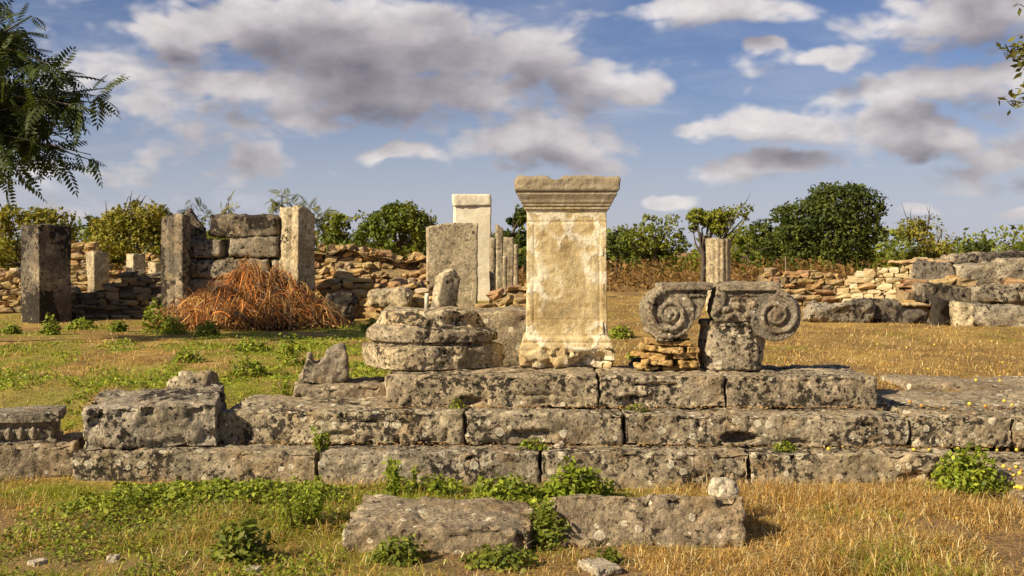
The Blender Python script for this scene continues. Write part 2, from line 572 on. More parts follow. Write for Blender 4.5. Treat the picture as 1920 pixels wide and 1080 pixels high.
# ------------------------------------------------------------------ shape builders
def lattice(nx, ny, nz):
    ids, quads = {}, []
    pts = []

    def grid(fix, val, a, b, na, nb, flip):
        A, B = np.meshgrid(np.arange(na + 1), np.arange(nb + 1), indexing='ij')
        co = np.zeros((na + 1, nb + 1, 3), np.int64)
        co[..., fix] = val
        co[..., a] = A
        co[..., b] = B
        code = co[..., 0] + co[..., 1] * 100000 + co[..., 2] * 10000000000
        q = np.stack([code[:-1, :-1], code[1:, :-1], code[1:, 1:], code[:-1, 1:]], -1).reshape(-1, 4)
        return q[:, ::-1] if flip else q
    Q = np.concatenate([grid(2, 0, 0, 1, nx, ny, True), grid(2, nz, 0, 1, nx, ny, False),
                        grid(1, 0, 0, 2, nx, nz, False), grid(1, ny, 0, 2, nx, nz, True),
                        grid(0, 0, 1, 2, ny, nz, True), grid(0, nx, 1, 2, ny, nz, False)])
    u, inv = np.unique(Q.ravel(), return_inverse=True)
    V = np.stack([u % 100000, (u // 100000) % 100000, u // 10000000000], 1).astype(float)
    return V / np.array([nx, ny, nz]), inv.reshape(-1, 4)


def rblock(sx, sy, sz, res=0.018, r=0.025, amp=0.008, big=0.015, seed=0, chip=2.0, dents=(), topf=None, pit=0.008, warp=None, flake=0.016, flsp=0.11):
    """weathered ashlar: origin in the middle of the bottom face"""
    n = [max(2, int(round(s / res))) for s in (sx, sy, sz)]
    V, Q = lattice(*n)
    hs = np.array([sx, sy, sz]) / 2
    p = (V - 0.5) * 2 * hs
    s0 = seed * 31.7
    rr = r * (0.6 + chip * np.clip(fbm(p * 3.0 + s0, 3, seed) + 0.12, 0, 1))
    rr = np.minimum(rr, min(hs) * 0.85)[:, None]
    q = np.clip(p, -(hs - rr), hs - rr)
    d = p - q
    L = np.linalg.norm(d, axis=1, keepdims=True) + 1e-9
    nrm = d / L
    p2 = q + nrm * rr
    if amp:
        p2 = p2 + nrm * (amp * 2.2 * fbm(p * 9 + s0, 4, seed + 3))[:, None]
    if pit:
        pt = sstep(fbm(p * 16 + s0, 2, seed + 5), 0.22, 0.5) * sstep(fbm(p * 2.2 + s0, 2, seed + 8), -0.05, 0.3)
        p2 = p2 - nrm * (pit * 1.6 * pt)[:, None]
    if flake:
        ed = np.sort(hs - np.abs(p), axis=1)[:, 1]
        msk = 0.22 + 0.78 * (1 - sstep(ed, 0.02, 0.10))
        p2 = p2 - nrm * (facets(p, flsp, flake, seed) * msk)[:, None]
    if big:
        p2 = p2 + np.stack([fbm(p * 1.8 + s0 + k * 9, 2, seed + 11 + k) for k in range(3)], 1) * big * 1.5
    p2[:, 2] += sz / 2
    for (cx, cz, rx, rz, dep) in dents:
        e = ((p2[:, 0] - cx) / rx) ** 2 + ((p2[:, 2] - cz) / rz) ** 2
        e = e + 0.7 * fbm(p * 11 + s0, 3, seed + 21)
        msk = 1 - sstep(e, 0.55, 1.15)
        fr = sstep(-p2[:, 1], hs[1] - 0.16, hs[1] - 0.05)
        p2[:, 1] += dep * msk * fr * (0.8 + 0.5 * fbm(p * 20, 2, seed + 2))
    if topf is not None:
        k = np.clip(p2[:, 2] / sz, 0, 1.2)
        p2[:, 2] += k * topf(p2[:, 0], p2[:, 1])
    if warp is not None:
        p2 = warp(p2)
    return p2, Q


def facets(p, spacing, depth, seed):
    """angular flakes: every cell of a random pattern is cut back by its own amount and slant"""
    rng = np.random.default_rng(seed + 5)
    lo, hi = p.min(0) - 0.02, p.max(0) + 0.02
    ext = hi - lo
    area = 2 * (ext[0] * ext[1] + ext[1] * ext[2] + ext[0] * ext[2])
    k = int(min(220, max(12, area / spacing ** 2)))
    sd = p[rng.integers(0, len(p), k)] + rng.normal(0, spacing * 0.2, (k, 3))
    w_ = p + 0.18 * spacing * np.stack([fbm(p / spacing * 1.6 + 7 * q, 2, seed + q) for q in range(3)], 1)
    best = np.full(len(p), 1e9)
    idx = np.zeros(len(p), int)
    for q in range(k):
        d2 = ((w_ - sd[q]) ** 2).sum(1)
        m = d2 < best
        best[m] = d2[m]
        idx[m] = q
    off = rng.random(k) ** 2.2 * depth
    sl = rng.normal(0, 0.22, (k, 3))
    return np.clip(off[idx] + ((p - sd[idx]) * sl[idx]).sum(1), 0, depth * 1.5)


SQ = None


def ring_unit(N):
    """N points (multiple of 4) round the square |u|=1, counter-clockwise"""
    k = N // 4
    e = np.linspace(-1, 1, k + 1)[:-1]
    o = np.ones(k)
    return np.concatenate([np.stack([e, -o], 1), np.stack([o, e], 1), np.stack([-e, o], 1), np.stack([-o, -e], 1)])


def loft(rings, N=160, caps=5, disp=None):
    """rings: (z, rx, ry, cx, cy, n, rot); n = exponent of the outline (None = square)"""
    U = ring_unit(N)
    rows = []

    def row(z, rx, ry, cx, cy, n, rot, k=1.0):
        u = U.copy()
        if n:
            u = u / ((np.abs(u[:, 0]) ** n + np.abs(u[:, 1]) ** n) ** (1.0 / n))[:, None]
        u = u * k * np.array([rx, ry])
        c, s = math.cos(rot), math.sin(rot)
        return np.stack([u[:, 0] * c - u[:, 1] * s + cx, u[:, 0] * s + u[:, 1] * c + cy, np.full(N, z)], 1)
    for j in range(caps):
        rows.append(row(*rings[0], k=0.02 + 0.98 * j / caps))
    for rg in rings:
        rows.append(row(*rg))
    for j in range(caps - 1, -1, -1):
        rows.append(row(*rings[-1], k=0.02 + 0.98 * j / caps))
    V = np.concatenate(rows)
    m = len(rows)
    i, j = np.meshgrid(np.arange(m - 1), np.arange(N), indexing='ij')
    j2 = (j + 1) % N
    Q = np.stack([i * N + j, i * N + j2, (i + 1) * N + j2, (i + 1) * N + j], -1).reshape(-1, 4)
    if disp is not None:
        V = disp(V)
    return V, Q


def resample(prof, dz):
    """densify a list of tuples along the path"""
    out = [prof[0]]
    for a, b in zip(prof[:-1], prof[1:]):
        L = math.hypot(b[0] - a[0], b[1] - a[1])
        n = max(1, int(math.ceil(L / dz)))
        for k in range(1, n + 1):
            f = k / n
            out.append(tuple(None if (x is None or y is None) else x + (y - x) * f for x, y in zip(a, b)))
    return out


def prism(poly, h, nz=20, amp=0.01, seed=0, topf=None, big=0.0):
    """upright stone of a given plan outline, weathered sides and uneven top"""
    poly = np.asarray(poly, float)
    N = len(poly)
    c = poly.mean(0)
    rows = []
    zs = np.linspace(0, h, nz + 1)
    for z in zs:
        rows.append(np.column_stack([poly, np.full(N, z)]))
    for k in (0.96, 0.7, 0.35, 0.03):
        rows.append(np.column_stack([c + (poly - c) * k, np.full(N, h)]))
    V = np.concatenate(rows)
    n = np.column_stack([V[:, :2] - c, np.zeros(len(V))])
    n /= np.linalg.norm(n, axis=1, keepdims=True) + 1e-9
    V0 = V.copy()
    V = V + n * (amp * 2 * fbm(V0 * 7 + seed * 3.1, 4, seed))[:, None]
    if big:
        V = V + np.stack([fbm(V0 * 1.5 + seed + 7 * k, 2, seed + k) for k in range(3)], 1) * big
    if topf is not None:
        V[:, 2] += np.clip(V0[:, 2] / h, 0, 1) ** 2 * topf(V0[:, 0], V0[:, 1])
    m = len(rows)
    i, j = np.meshgrid(np.arange(m - 1), np.arange(N), indexing='ij')
    j2 = (j + 1) % N
    Q = np.stack([i * N + j, i * N + j2, (i + 1) * N + j2, (i + 1) * N + j], -1).reshape(-1, 4)
    return V, Q


def dense_poly(pts, step):
    out = []
    for a, b in zip(pts, pts[1:] + pts[:1]):
        n = max(1, int(math.hypot(b[0] - a[0], b[1] - a[1]) / step))
        for k in range(n):
            out.append((a[0] + (b[0] - a[0]) * k / n, a[1] + (b[1] - a[1]) * k / n))
    return out


def tube(path, radii, k=6):
    """tapered tube mesh arrays along a path"""
    path = np.asarray(path, float)
    n = len(path)
    T = np.gradient(path, axis=0)
    T /= np.linalg.norm(T, axis=1, keepdims=True) + 1e-9
    ref = np.array([0.31, 0.22, 0.92])
    A = np.cross(T, ref)
    A /= np.linalg.norm(A, axis=1, keepdims=True) + 1e-9
    B = np.cross(T, A)
    ang = np.arange(k) / k * 2 * math.pi
    V = (path[:, None, :] + np.asarray(radii)[:, None, None] * (np.cos(ang)[None, :, None] * A[:, None, :]
         + np.sin(ang)[None, :, None] * B[:, None, :])).reshape(-1, 3)
    i, j = np.meshgrid(np.arange(n - 1), np.arange(k), indexing='ij')
    j2 = (j + 1) % k
    Q = np.stack([i * k + j, i * k + j2, (i + 1) * k + j2, (i + 1) * k + j], -1).reshape(-1, 4)
    return V, Q


def join(parts):
    Vs, Qs, o = [], [], 0
    for V, Q in parts:
        Vs.append(V)
        Qs.append(Q + o)
        o += len(V)
    return np.concatenate(Vs), np.concatenate(Qs)


def remesh(name, parts, mat, voxel=0.012, smooth=2, amp=0.006, freq=14, seed=0, big=0.0, pit=0.0):
    """fuse solids into one weathered surface"""
    V, Fc = [], []
    for v, q in parts:
        o = len(V)
        V += [tuple(a) for a in np.asarray(v).tolist()]
        Fc += [tuple(int(i) + o for i in f) for f in q]
    me = bpy.data.meshes.new('tmp')
    me.from_pydata(V, [], Fc)
    o = bpy.data.objects.new('tmp', me)
    C.objects.link(o)
    md = o.modifiers.new('r', 'REMESH')
    md.mode = 'VOXEL'
    md.voxel_size = voxel
    if smooth:
        sm = o.modifiers.new('s', 'SMOOTH')
        sm.iterations = smooth
        sm.factor = 0.5
    dg = bpy.context.evaluated_depsgraph_get()
    m2 = bpy.data.meshes.new_from_object(o.evaluated_get(dg))
    bpy.data.objects.remove(o)
    bpy.data.meshes.remove(me)
    n = len(m2.vertices)
    co = np.empty(n * 3, np.float32)
    m2.vertices.foreach_get('co', co)
    no = np.empty(n * 3, np.float32)
    m2.vertices.foreach_get('normal', no)
    co = co.reshape(-1, 3).astype(float)
    no = no.reshape(-1, 3).astype(float)
    c0 = co.copy()
    co += no * (amp * 2 * fbm(c0 * freq + seed * 5.3, 4, seed))[:, None]
    if pit:
        co -= no * (pit * sstep(fbm(c0 * 22 + seed, 2, seed + 4), 0.2, 0.5))[:, None]
    if big:
        co += np.stack([fbm(c0 * 2.5 + seed + 9 * k, 2, seed + k) for k in range(3)], 1) * big
    m2.vertices.foreach_set('co', co.astype(np.float32).ravel())
    m2.polygons.foreach_set('use_smooth', np.ones(len(m2.polygons), bool))
    m2.materials.clear()
    m2.materials.append(mat)
    m2.name = name
    m2.update()
    return m2


def boxp(x0, x1, y0, y1, z0, z1):
    v = [(x, y, z) for z in (z0, z1) for y in (y0, y1) for x in (x0, x1)]
    q = [(0, 2, 3, 1), (4, 5, 7, 6), (0, 1, 5, 4), (2, 6, 7, 3), (0, 4, 6, 2), (1, 3, 7, 5)]
    return np.array(v, float), q


def extrude_xz(pts, y0, y1):
    """closed outline in x,z (counter-clockwise seen from the front) given depth"""
    n = len(pts)
    v = [(x, y0, z) for x, z in pts] + [(x, y1, z) for x, z in pts]
    q = [tuple(range(n)), tuple(range(2 * n - 1, n - 1, -1))]
    q += [(i, i + n, (i + 1) % n + n, (i + 1) % n) for i in range(n)]
    return np.array(v, float), q


def ellipsoid(c, r, k=12, m=8):
    v, q = [], []
    for i in range(m + 1):
        th = math.pi * i / m
        for j in range(k):
            ph = 2 * math.pi * j / k
            s = max(math.sin(th), 0.02)
            v.append((c[0] + r[0] * s * math.cos(ph), c[1] + r[1] * s * math.sin(ph), c[2] + r[2] * math.cos(th)))
    for i in range(m):
        for j in range(k):
            q.append((i * k + j, (i + 1) * k + j, (i + 1) * k + (j + 1) % k, i * k + (j + 1) % k))
    q.append(tuple(range(k)))
    q.append(tuple(range((m + 1) * k - 1, m * k - 1, -1)))
    return np.array(v, float), q


def ctube(path, radii, k=8):
    """tube with closed ends, for fusing"""
    V, Q = tube(path, radii, k)
    q = [tuple(r) for r in Q.tolist()]
    n = len(path)
    q.append(tuple(range(k - 1, -1, -1)))
    q.append(tuple(range((n - 1) * k, n * k)))
    return V, q


# ------------------------------------------------------------------ ground
def ground_z(x, y):
    x = np.asarray(x, float)
    y = np.asarray(y, float)
    z = 0.42 * sstep(y, 7.7, 10.3)
    z = z + 0.05 * fbm2(x * 0.5, y * 0.5, 3, 5) + 0.018 * fbm2(x * 2.6, y * 2.6, 3, 6)
    return z


def gz(x, y):
    return float(ground_z(np.array([x]), np.array([y]))[0])


def greenness(x, y):
    g0 = 0.02 + 1.5 * fbm2(x * 0.8 + 3, y * 0.55, 4, 41, 0.65) + 0.9 * fbm2(x * 2.4, y * 1.8, 3, 43)
    g0 = g0 + 0.42 * (1 - sstep(x, -1.2, 0.6)) - 0.30 * sstep(x, 0.8, 2.2)
    g0 = g0 + 0.40 * np.exp(-((y - 7.55) / 0.35) ** 2) * (1 - sstep(x, 0.9, 1.8))
    return np.clip(g0, 0, 1)


DRY = np.array([0.42, 0.24, 0.05])
DRY2 = np.array([0.54, 0.36, 0.11])
GRN = np.array([0.145, 0.185, 0.014])
GRN2 = np.array([0.28, 0.29, 0.026])
SOIL = np.array([0.24, 0.155, 0.08])


def bare(x, y):
    b = sstep(fbm2(x * 1.3 + 8, y * 1.3, 4, 77), 0.02, 0.32) * (1 - 0.7 * sstep(y, 6.9, 7.6)) * (1 - sstep(y, 14, 20))
    return np.clip(b, 0, 1)


ys = np.concatenate([np.linspace(-12, 4.4, 12)[:-1], np.arange(4.4, 13, 0.07), np.arange(13, 30, 0.22),
                     np.geomspace(30, 900, 40)])
xh = np.concatenate([np.arange(0, 6, 0.08), np.arange(6, 16, 0.3), np.geomspace(16, 700, 26)])
xs = np.concatenate([-xh[:0:-1], xh])
X, Y = np.meshgrid(xs, ys, indexing='xy')
xf, yf = X.ravel(), Y.ravel()
Z = ground_z(xf, yf)
nx_, ny_ = len(xs), len(ys)
i, j = np.meshgrid(np.arange(ny_ - 1), np.arange(nx_ - 1), indexing='ij')
Qg = np.stack([i * nx_ + j, i * nx_ + j + 1, (i + 1) * nx_ + j + 1, (i + 1) * nx_ + j], -1).reshape(-1, 4)
gr = greenness(xf, yf)[:, None]
br = bare(xf, yf)[:, None]
st_ = sstep(fbm2(xf * 1.7, yf * 1.3, 4, 91, 0.65), -0.25, 0.35)[:, None]
gc = (np.array([0.25, 0.155, 0.055]) * (1 - st_) + np.array([0.44, 0.29, 0.09]) * st_) * (1 - gr) + (GRN2 * 0.85 * (1 - st_) + np.array([0.27, 0.24, 0.05]) * st_) * gr
gc = gc * (1 - br * 0.8) + SOIL * br * 0.8
farm = sstep(yf, 26, 45)[:, None]
gc = gc * (1 - farm) + np.array([0.30, 0.19, 0.075]) * farm
ground = obj('ground', mesh('ground', np.stack([xf, yf, Z], 1), Qg, M['ground'], True, gc))
tag(ground, 'dry grassy ground between the ruins', None, None, 'structure')

FOOT = []      # footprints kept clear of grass: (x0, x1, y0, y1)

# ------------------------------------------------------------------ the flight of steps
def px2x(px, D):
    return (px - 960) / FPX * D


def step_course(label, D0, z0, z1, depth, blocks, rz, mat, seed):
    t = thing('stone_step', label, 'step', (0, D0, z0), (0, 0, rz), 'courses of the stone steps')
    for k, b in enumerate(blocks):
        x0, x1 = px2x(b[0], D0), px2x(b[1], D0)
        dents = b[2] if len(b) > 2 else ()
        dy = b[3] if len(b) > 3 else 0.0
        dz = b[4] if len(b) > 4 else 0.0
        w_, h_ = x1 - x0, z1 - z0 + dz
        dd = [((px2x(d[0], D0) - (x0 + x1) / 2), d[1], d[2], d[3], d[4]) for d in dents]
        V, Q = rblock(w_, depth, h_, 0.0150, 0.009, 0.009, 0.004, seed + k, 1.3, dd, pit=0.016, flake=0.014, flsp=0.08)
        o = obj('stone_block', mesh('stone_block', V, Q, mat), t, ((x0 + x1) / 2, depth / 2 + dy, 0.0),
                (0, 0, R(random.uniform(-0.25, 0.25))))
    FOOT.append((px2x(blocks[0][0], D0) - 0.02, px2x(blocks[-1][1], D0) + 0.02, D0 - 0.05, D0 + depth))
    return t


Z1, Z2, Z3 = 0.228, 0.457, 0.70
step_course('lowest long course of the stone steps, half hidden by weeds', 7.88, -0.12, Z1, 0.95,
            [(128, 592, [(470, 0.2, 0.06, 0.03, 0.02)]), (594, 1013), (1016, 1403), (1405, 1800, [(1740, 0.18, 0.22, 0.05, 0.05)]),
             (1803, 2150, [], 0.03, -0.03), (2154, 2600)], R(-1.3), M['step'], 100)
step_course('middle course of the stone steps with a dark hollow in its face', 8.17, Z1 + 0.002, Z2, 0.95,
            [(404, 869, [(640, 0.075, 0.10, 0.02, 0.05), (700, 0.165, 0.30, 0.012, 0.03)], 0.0, 0.012),
             (871, 1167, [(1000, 0.07, 0.17, 0.055, 0.06)]),
             (1169, 1697, [(1385, 0.06, 0.14, 0.045, 0.16), (1620, 0.16, 0.05, 0.02, 0.03), (1490, 0.03, 0.10, 0.025, 0.05)]),
             (1699, 1885), (1887, 2250), (2254, 2600)], R(-2.0), M['step'], 200)
step_course('short top course of the stone steps carrying the altar', 8.47, Z2 + 0.002, Z3, 0.86,
            [(720, 1122, [(880, 0.05, 0.09, 0.045, 0.10), (1000, 0.10, 0.25, 0.012, 0.03)]),
             (1124, 1359, [(1230, 0.175, 0.17, 0.016, 0.06), (1190, 0.05, 0.18, 0.05, 0.05)]),
             (1361, 1642, [(1560, 0.21, 0.22, 0.014, 0.02)])], R(-0.7), M['base'], 300)

# pavement slabs behind the middle course on the right
pav = thing('paving', 'worn flat paving slabs level with the middle step on the right', 'paving', (0, 9.0, 0.3))
for k, (x0, x1, y0, y1, zt) in enumerate([(3.0, 4.15, 9.0, 9.62, 0.452), (4.18, 5.6, 8.95, 9.9, 0.455), (3.5, 4.9, 9.95, 10.7, 0.462),
                                          (4.93, 6.2, 9.93, 10.8, 0.466)]):
    V, Q = rblock(x1 - x0, y1 - y0, zt - 0.3, 0.035, 0.03, 0.006, 0.02, 400 + k)
    obj('slab', mesh('slab', V, Q, M['front']), pav, ((x0 + x1) / 2, (y0 + y1) / 2 - 9.0, 0), (0, 0, R(-2 + k)))
FOOT += [(3.0, 6.2, 8.9, 9.8), (3.5, 6.2, 9.9, 10.75)]

# sloping slab at the right edge
V, Q = rblock(1.1, 0.85, 0.14, 0.025, 0.03, 0.008, 0.02, 431)
o = obj('fallen_slab', mesh('fallen_slab', V, Q, M['front']), None, (3.78, 7.42, 0.0), (R(8), R(-3), R(-6)))
tag(o, 'low grey slab strewn with yellow fruit at the right edge below the steps', 'stone block')
FOOT.append((3.35, 4.3, 7.05, 7.8))

# ------------------------------------------------------------------ altar
def build_altar():
    s = 9.0 / FPX
    zz = lambda py: (690 - py) * s
    a0 = at(1065, 690, 9.0)
    dep = 0.86
    t = thing('altar', 'tall cream stone altar with moulded crown standing on the steps', 'altar',
              (a0[0], 9.0 + 0.33, Z3 + 0.0), (0, 0, R(-1.5)))

    def rg(py, hw, n=None):
        return (zz(py), hw * s, hw * s * dep, 0, 0, n, 0)

    def prof(lst, dz):
        return [(a, b, b * dep, 0, 0, None, 0) for a, b in
                [(q[0], q[1]) for q in resample([(zz(y), h * s) for y, h in lst], dz)]]

    # foot: moulding above, broken rough rock below
    def dfoot(V):
        n = V * np.array([1, 1, 0])
        n /= np.linalg.norm(n, axis=1, keepdims=True) + 1e-9
        low = 1 - sstep(V[:, 2] + 0.05 * fbm(V * 7, 3, 44), 0.12, 0.16)
        V = V - n * ((facets(V, 0.085, 0.085, 33) - 0.02) * low)[:, None]
        V = V + n * (0.016 * fbm(V * 15, 3, 6) * low)[:, None]
        bite = np.exp(-(((V[:, 0] - 0.19) / 0.15) ** 2 + ((V[:, 2] - 0.02 - 0.25 * (V[:, 0] - 0.1)) / 0.075) ** 2) ** 2)
        bite = bite * (0.6 + 8.0 * facets(V, 0.06, 0.06, 35))
        fr = sstep(-V[:, 1], 0.12, 0.25)
        V[:, 1] += 0.13 * bite * fr
        V = V + n * (0.006 * fbm(V * 16, 3, 9))[:, None]
        return V
    V, Q = loft(prof([(690, 80), (688, 84), (670, 87), (655, 87), (652, 88), (645, 86), (641, 83), (639, 84), (634, 83), (631, 79), (628, 78)], 0.009),
                240, 3, dfoot)
    obj('foot', mesh('foot', V, Q, M['altar']), t)

    # shaft with a framed panel on the front
    def dsh(V):
        x, y, z = V[:, 0].copy(), V[:, 1].copy(), V[:, 2].copy()
        fr = y < -0.26
        groove = np.zeros(len(V))
        px_, pz0, pz1 = 0.265, zz(622), zz(414)
        for d in (np.abs(np.abs(x) - px_),):
            groove += np.exp(-(d / 0.006) ** 2) * ((z > pz0) & (z < pz1)) * sstep(fbm(V * 3 + 4, 2, 2), -0.3, 0.1)
        groove += np.exp(-((z - pz1) / 0.007) ** 2)
        groove += 0.5 * np.exp(-((z - zz(598)) / 0.005) ** 2) * (np.abs(x) < px_)
        inner = sstep(px_ - np.abs(x), 0, 0.012) * ((z > pz0) & (z < pz1))
        wave = 0.5 * np.exp(-((x + 0.245 + 0.012 * np.sin(z * 22)) / 0.006) ** 2) * ((z > zz(520)) & (z < zz(445)))
        # worn inscription: rows of shallow strokes, long since illegible
        rowz = np.abs(((z - pz0) / 0.078) % 1 - 0.5)
        stroke = sstep(fbm(np.stack([x * 42, np.zeros_like(x), np.floor((z - pz0) / 0.078) * 7.3], 1), 2, 12), 0.08, 0.3) * sstep(0.36 - rowz, 0, 0.1)
        cut = 0.008 * groove + 0.002 * inner + 0.009 * wave + 0.0022 * stroke * inner * sstep(fbm(V * 5, 2, 31), -0.1, 0.3)
        V[:, 1] += np.where(fr, cut, 0)
        n = V * np.array([1, 1, 0])
        n /= np.linalg.norm(n, axis=1, keepdims=True) + 1e-9
        V = V + n * (0.005 * fbm(V * 12, 4, 7) + 0.007 * fbm(V * 3, 2, 8))[:, None]
        ed = np.minimum(np.abs(np.abs(x) - 0.322), 1) < 0.02
        V = V - n * (0.03 * ed * sstep(fbm(V * 7 + 3, 3, 19), 0.05, 0.4))[:, None]
        return V
    V, Q = loft(prof([(629, 77.5), (600, 76.5), (412, 75), (411, 75), (397, 75), (394, 75.5)], 0.0085), 304, 3, dsh)
    obj('shaft', mesh('shaft', V, Q, M['altar']), t)

    def dcr(V):
        n = V * np.array([1, 1, 0])
        n /= np.linalg.norm(n, axis=1, keepdims=True) + 1e-9
        up = sstep(V[:, 2], zz(352), zz(345))
        V = V + n * ((0.016 * up + 0.004) * fbm(V * 9, 4, 4))[:, None]
        tp = sstep(V[:, 2], zz(336), zz(329))
        V[:, 2] += tp * (0.030 * fbm(V * np.array([5, 5, 1]), 3, 14) - 0.045 * np.exp(-((V[:, 0] + 0.10) / 0.05) ** 2))
        cor = sstep(np.abs(V[:, 0]), 0.33, 0.42) * up
        V = V - n * (0.03 * cor * sstep(fbm(V * 6, 2, 24), -0.1, 0.4))[:, None]
        return V
    V, Q = loft(prof([(395, 76), (391, 77), (390, 80), (385, 80.5), (384, 83), (379, 84), (378, 86), (372, 88), (366, 92), (362, 94.5), (361, 93),
                      (357, 93), (356, 97), (352, 98.5), (345, 98), (334, 98.5), (329, 95)], 0.009), 256, 6, dcr)
    obj('crown', mesh('crown', V, Q, M['altar']), t)


build_altar()

# ------------------------------------------------------------------ column base
def build_base():
    D0 = 8.95
    s = D0 / FPX
    c = at(815, 694, D0 + 0.35)
    zz = lambda py: (697 - py) * s
    rings = []
    keys = [(697, 118, 3.0, 28), (694, 129, 3.0, 28), (672, 133, 2.9, 28), (656, 132, 2.8, 28), (653, 129, 2.7, 28), (651, 116, 2.5, 20), (646, 116, 2.4, 16),
            (644, 126, 2.4, 14), (632, 126, 2.3, 10), (623, 121, 2.5, 8), (618, 113, 2.4, 6), (614, 108, 2.3, 4), (604, 102, 2.3, 2), (592, 97, 2.3, 0), (587, 92, 2.3, 0)]
    for a, b in zip(keys[:-1], keys[1:]):
        n = max(1, int(math.hypot((b[0] - a[0]) * s, (b[1] - a[1]) * s) / 0.009))
        for k in range(n):
            f = k / n
            q = [u + (v - u) * f for u, v in zip(a, b)]
            rings.append((zz(q[0]), q[1] * s, q[1] * s * 0.78, (697 - q[0]) * -0.0004, 0, q[2], R(q[3])))
    q = keys[-1]
    rings.append((zz(q[0]), q[1] * s, q[1] * s * 0.78, -0.04, 0, q[2], R(q[3])))

    def dsp(V):
        n = V * np.array([1, 1, 0.15])
        n /= np.linalg.norm(n, axis=1, keepdims=True) + 1e-9
        V0 = V.copy()
        e = 0.022 * fbm(V0 * 5, 3, 51) + 0.020 * fbm(V0 * 17, 4, 52)
        p_ = 0.018 * sstep(fbm(V0 * 15, 2, 53), 0.15, 0.45)
        V = V + n * (e - p_)[:, None]
        cav = np.exp(-(((V0[:, 0] - 0.26) / 0.17) ** 2 + ((V0[:, 2] - zz(604)) / 0.055) ** 2)) * (V0[:, 1] < 0)
        V = V - n * (0.12 * cav * (0.8 + 0.6 * fbm(V0 * 8, 3, 54)))[:, None]
        tp = sstep(V0[:, 2], zz(592), zz(588))
        V[:, 2] += tp * 0.02 * fbm(V0 * 6, 3, 55) - 0.05 * sstep(V0[:, 0], 0.25, 0.45) * sstep(V0[:, 2], zz(640), zz(600))
        return V
    t = thing('pitted_column_base', 'broad pitted column base resting on the left end of the top step', 'column base', (c[0], c[1], Z3 - 0.004), (0, R(0.6), 0))
    cut1, cut2 = zz(651), zz(614)
    i1 = min(range(len(rings)), key=lambda k: abs(rings[k][0] - cut1))
    i2 = min(range(len(rings)), key=lambda k: abs(rings[k][0] - cut2))
    for nm, rg_ in (('plinth', rings[:i1 + 1]), ('torus', rings[i1:i2 + 1]), ('shaft_stub', rings[i2:])):
        V, Q = loft(rg_, 320, 12 if nm == 'shaft_stub' else 4, dsp)
        obj(nm, mesh(nm, V, Q, M['base']), t)

build_base()

# ------------------------------------------------------------------ loose blocks round the steps
def loose(name, label, px0, px1, py_bot, D0, h, depth, rz=0, rx=0, ry=0, mat='dark', res=0.016, cat='stone block', zb=None, **kw):
    x0, x1 = px2x(px0, D0), px2x(px1, D0)
    w_ = x1 - x0
    z = zb if zb is not None else H - (py_bot - HZ) / FPX * D0
    kw.setdefault('r', 0.016)
    kw.setdefault('flake', 0.03)
    kw.setdefault('amp', 0.010)
    kw.setdefault('big', 0.014)
    V, Q = rblock(w_, depth, h, res, **kw)
    o = obj(name, mesh(name, V, Q, M[mat]), None, ((x0 + x1) / 2, D0 + depth / 2, z), (R(rx), R(ry), R(rz)))
    tag(o, label, cat)
    FOOT.append((x0, x1, D0, D0 + depth))
    return o


loose('stone_block', 'big tilted limestone block black with lichen on the left of the steps', 146, 388, 838, 8.03, 0.32, 0.78, rz=8, rx=4, ry=-2.0, seed=501,
      pit=0.02, zb=Z1 + 0.012, r=0.018)
loose('stone_block', 'grey block lying on the grass under the small fluted fragment', 545, 716, 742, 9.05, 0.26, 0.5, rz=8, ry=-1.5, mat='front', seed=502, zb=0.30)
loose('stone_block', 'long grey slab lying behind the column base and the altar', 795, 1080, 690, 10.4, 0.70, 0.7, rz=-1, mat='front', seed=503, zb=0.39, res=0.025, r=0.04)
loose('stone_block', 'plain pale block under the carved fragment at the left edge', -40, 118, 905, 7.97, 0.30, 0.55, rz=14, mat='front', seed=504, zb=-0.04)
loose('stone_block', 'flat front block with round lichen in the weeds, left of a pair', 645, 1000, 1042, 6.12, 0.27, 0.62, rz=-2.5, ry=1.2, rx=2.0, mat='front', seed=505, zb=-0.11,
      topf=lambda x, y: -0.02 * sstep(x, 0.3, 0.5))
loose('stone_block', 'flat front block with tipped face beside dry grass, right of a pair', 1035, 1402, 1035, 6.24, 0.31, 0.5, rz=2, rx=-13, ry=0.4, mat='front', seed=506, zb=-0.10, pit=0.012)
loose('small_block', 'dark small stone in the shade behind the stacked flat stones', 1186, 1222, 640, 9.75, 0.30, 0.22, rz=12, mat='dark', seed=507, zb=0.40, res=0.03)


def boulder(name, label, px, py_bot, D0, sx, sy, sz, seed, mat='pale', voxel=0.02, cat='rock', zb=None, rz=0):
    V, Q = rblock(sx, sy, sz, min(sx, sy, sz) / 14, min(sx, sy, sz) * 0.42, min(sz, sx) * 0.06, min(sx, sy, sz) * 0.22, seed, 1.0, pit=min(sx, sy, sz) * 0.04, flake=min(sx, sy, sz) * 0.09, flsp=min(sx, sy, sz) * 0.5)
    p = at(px, py_bot, D0)
    o = obj(name, mesh(name, V, Q, M[mat]), None, (p[0], D0 + sy / 2, p[2] if zb is None else zb), (0, 0, rz))
    tag(o, label, cat)
    FOOT.append((p[0] - sx / 2, p[0] + sx / 2, D0, D0 + sy))
    return o


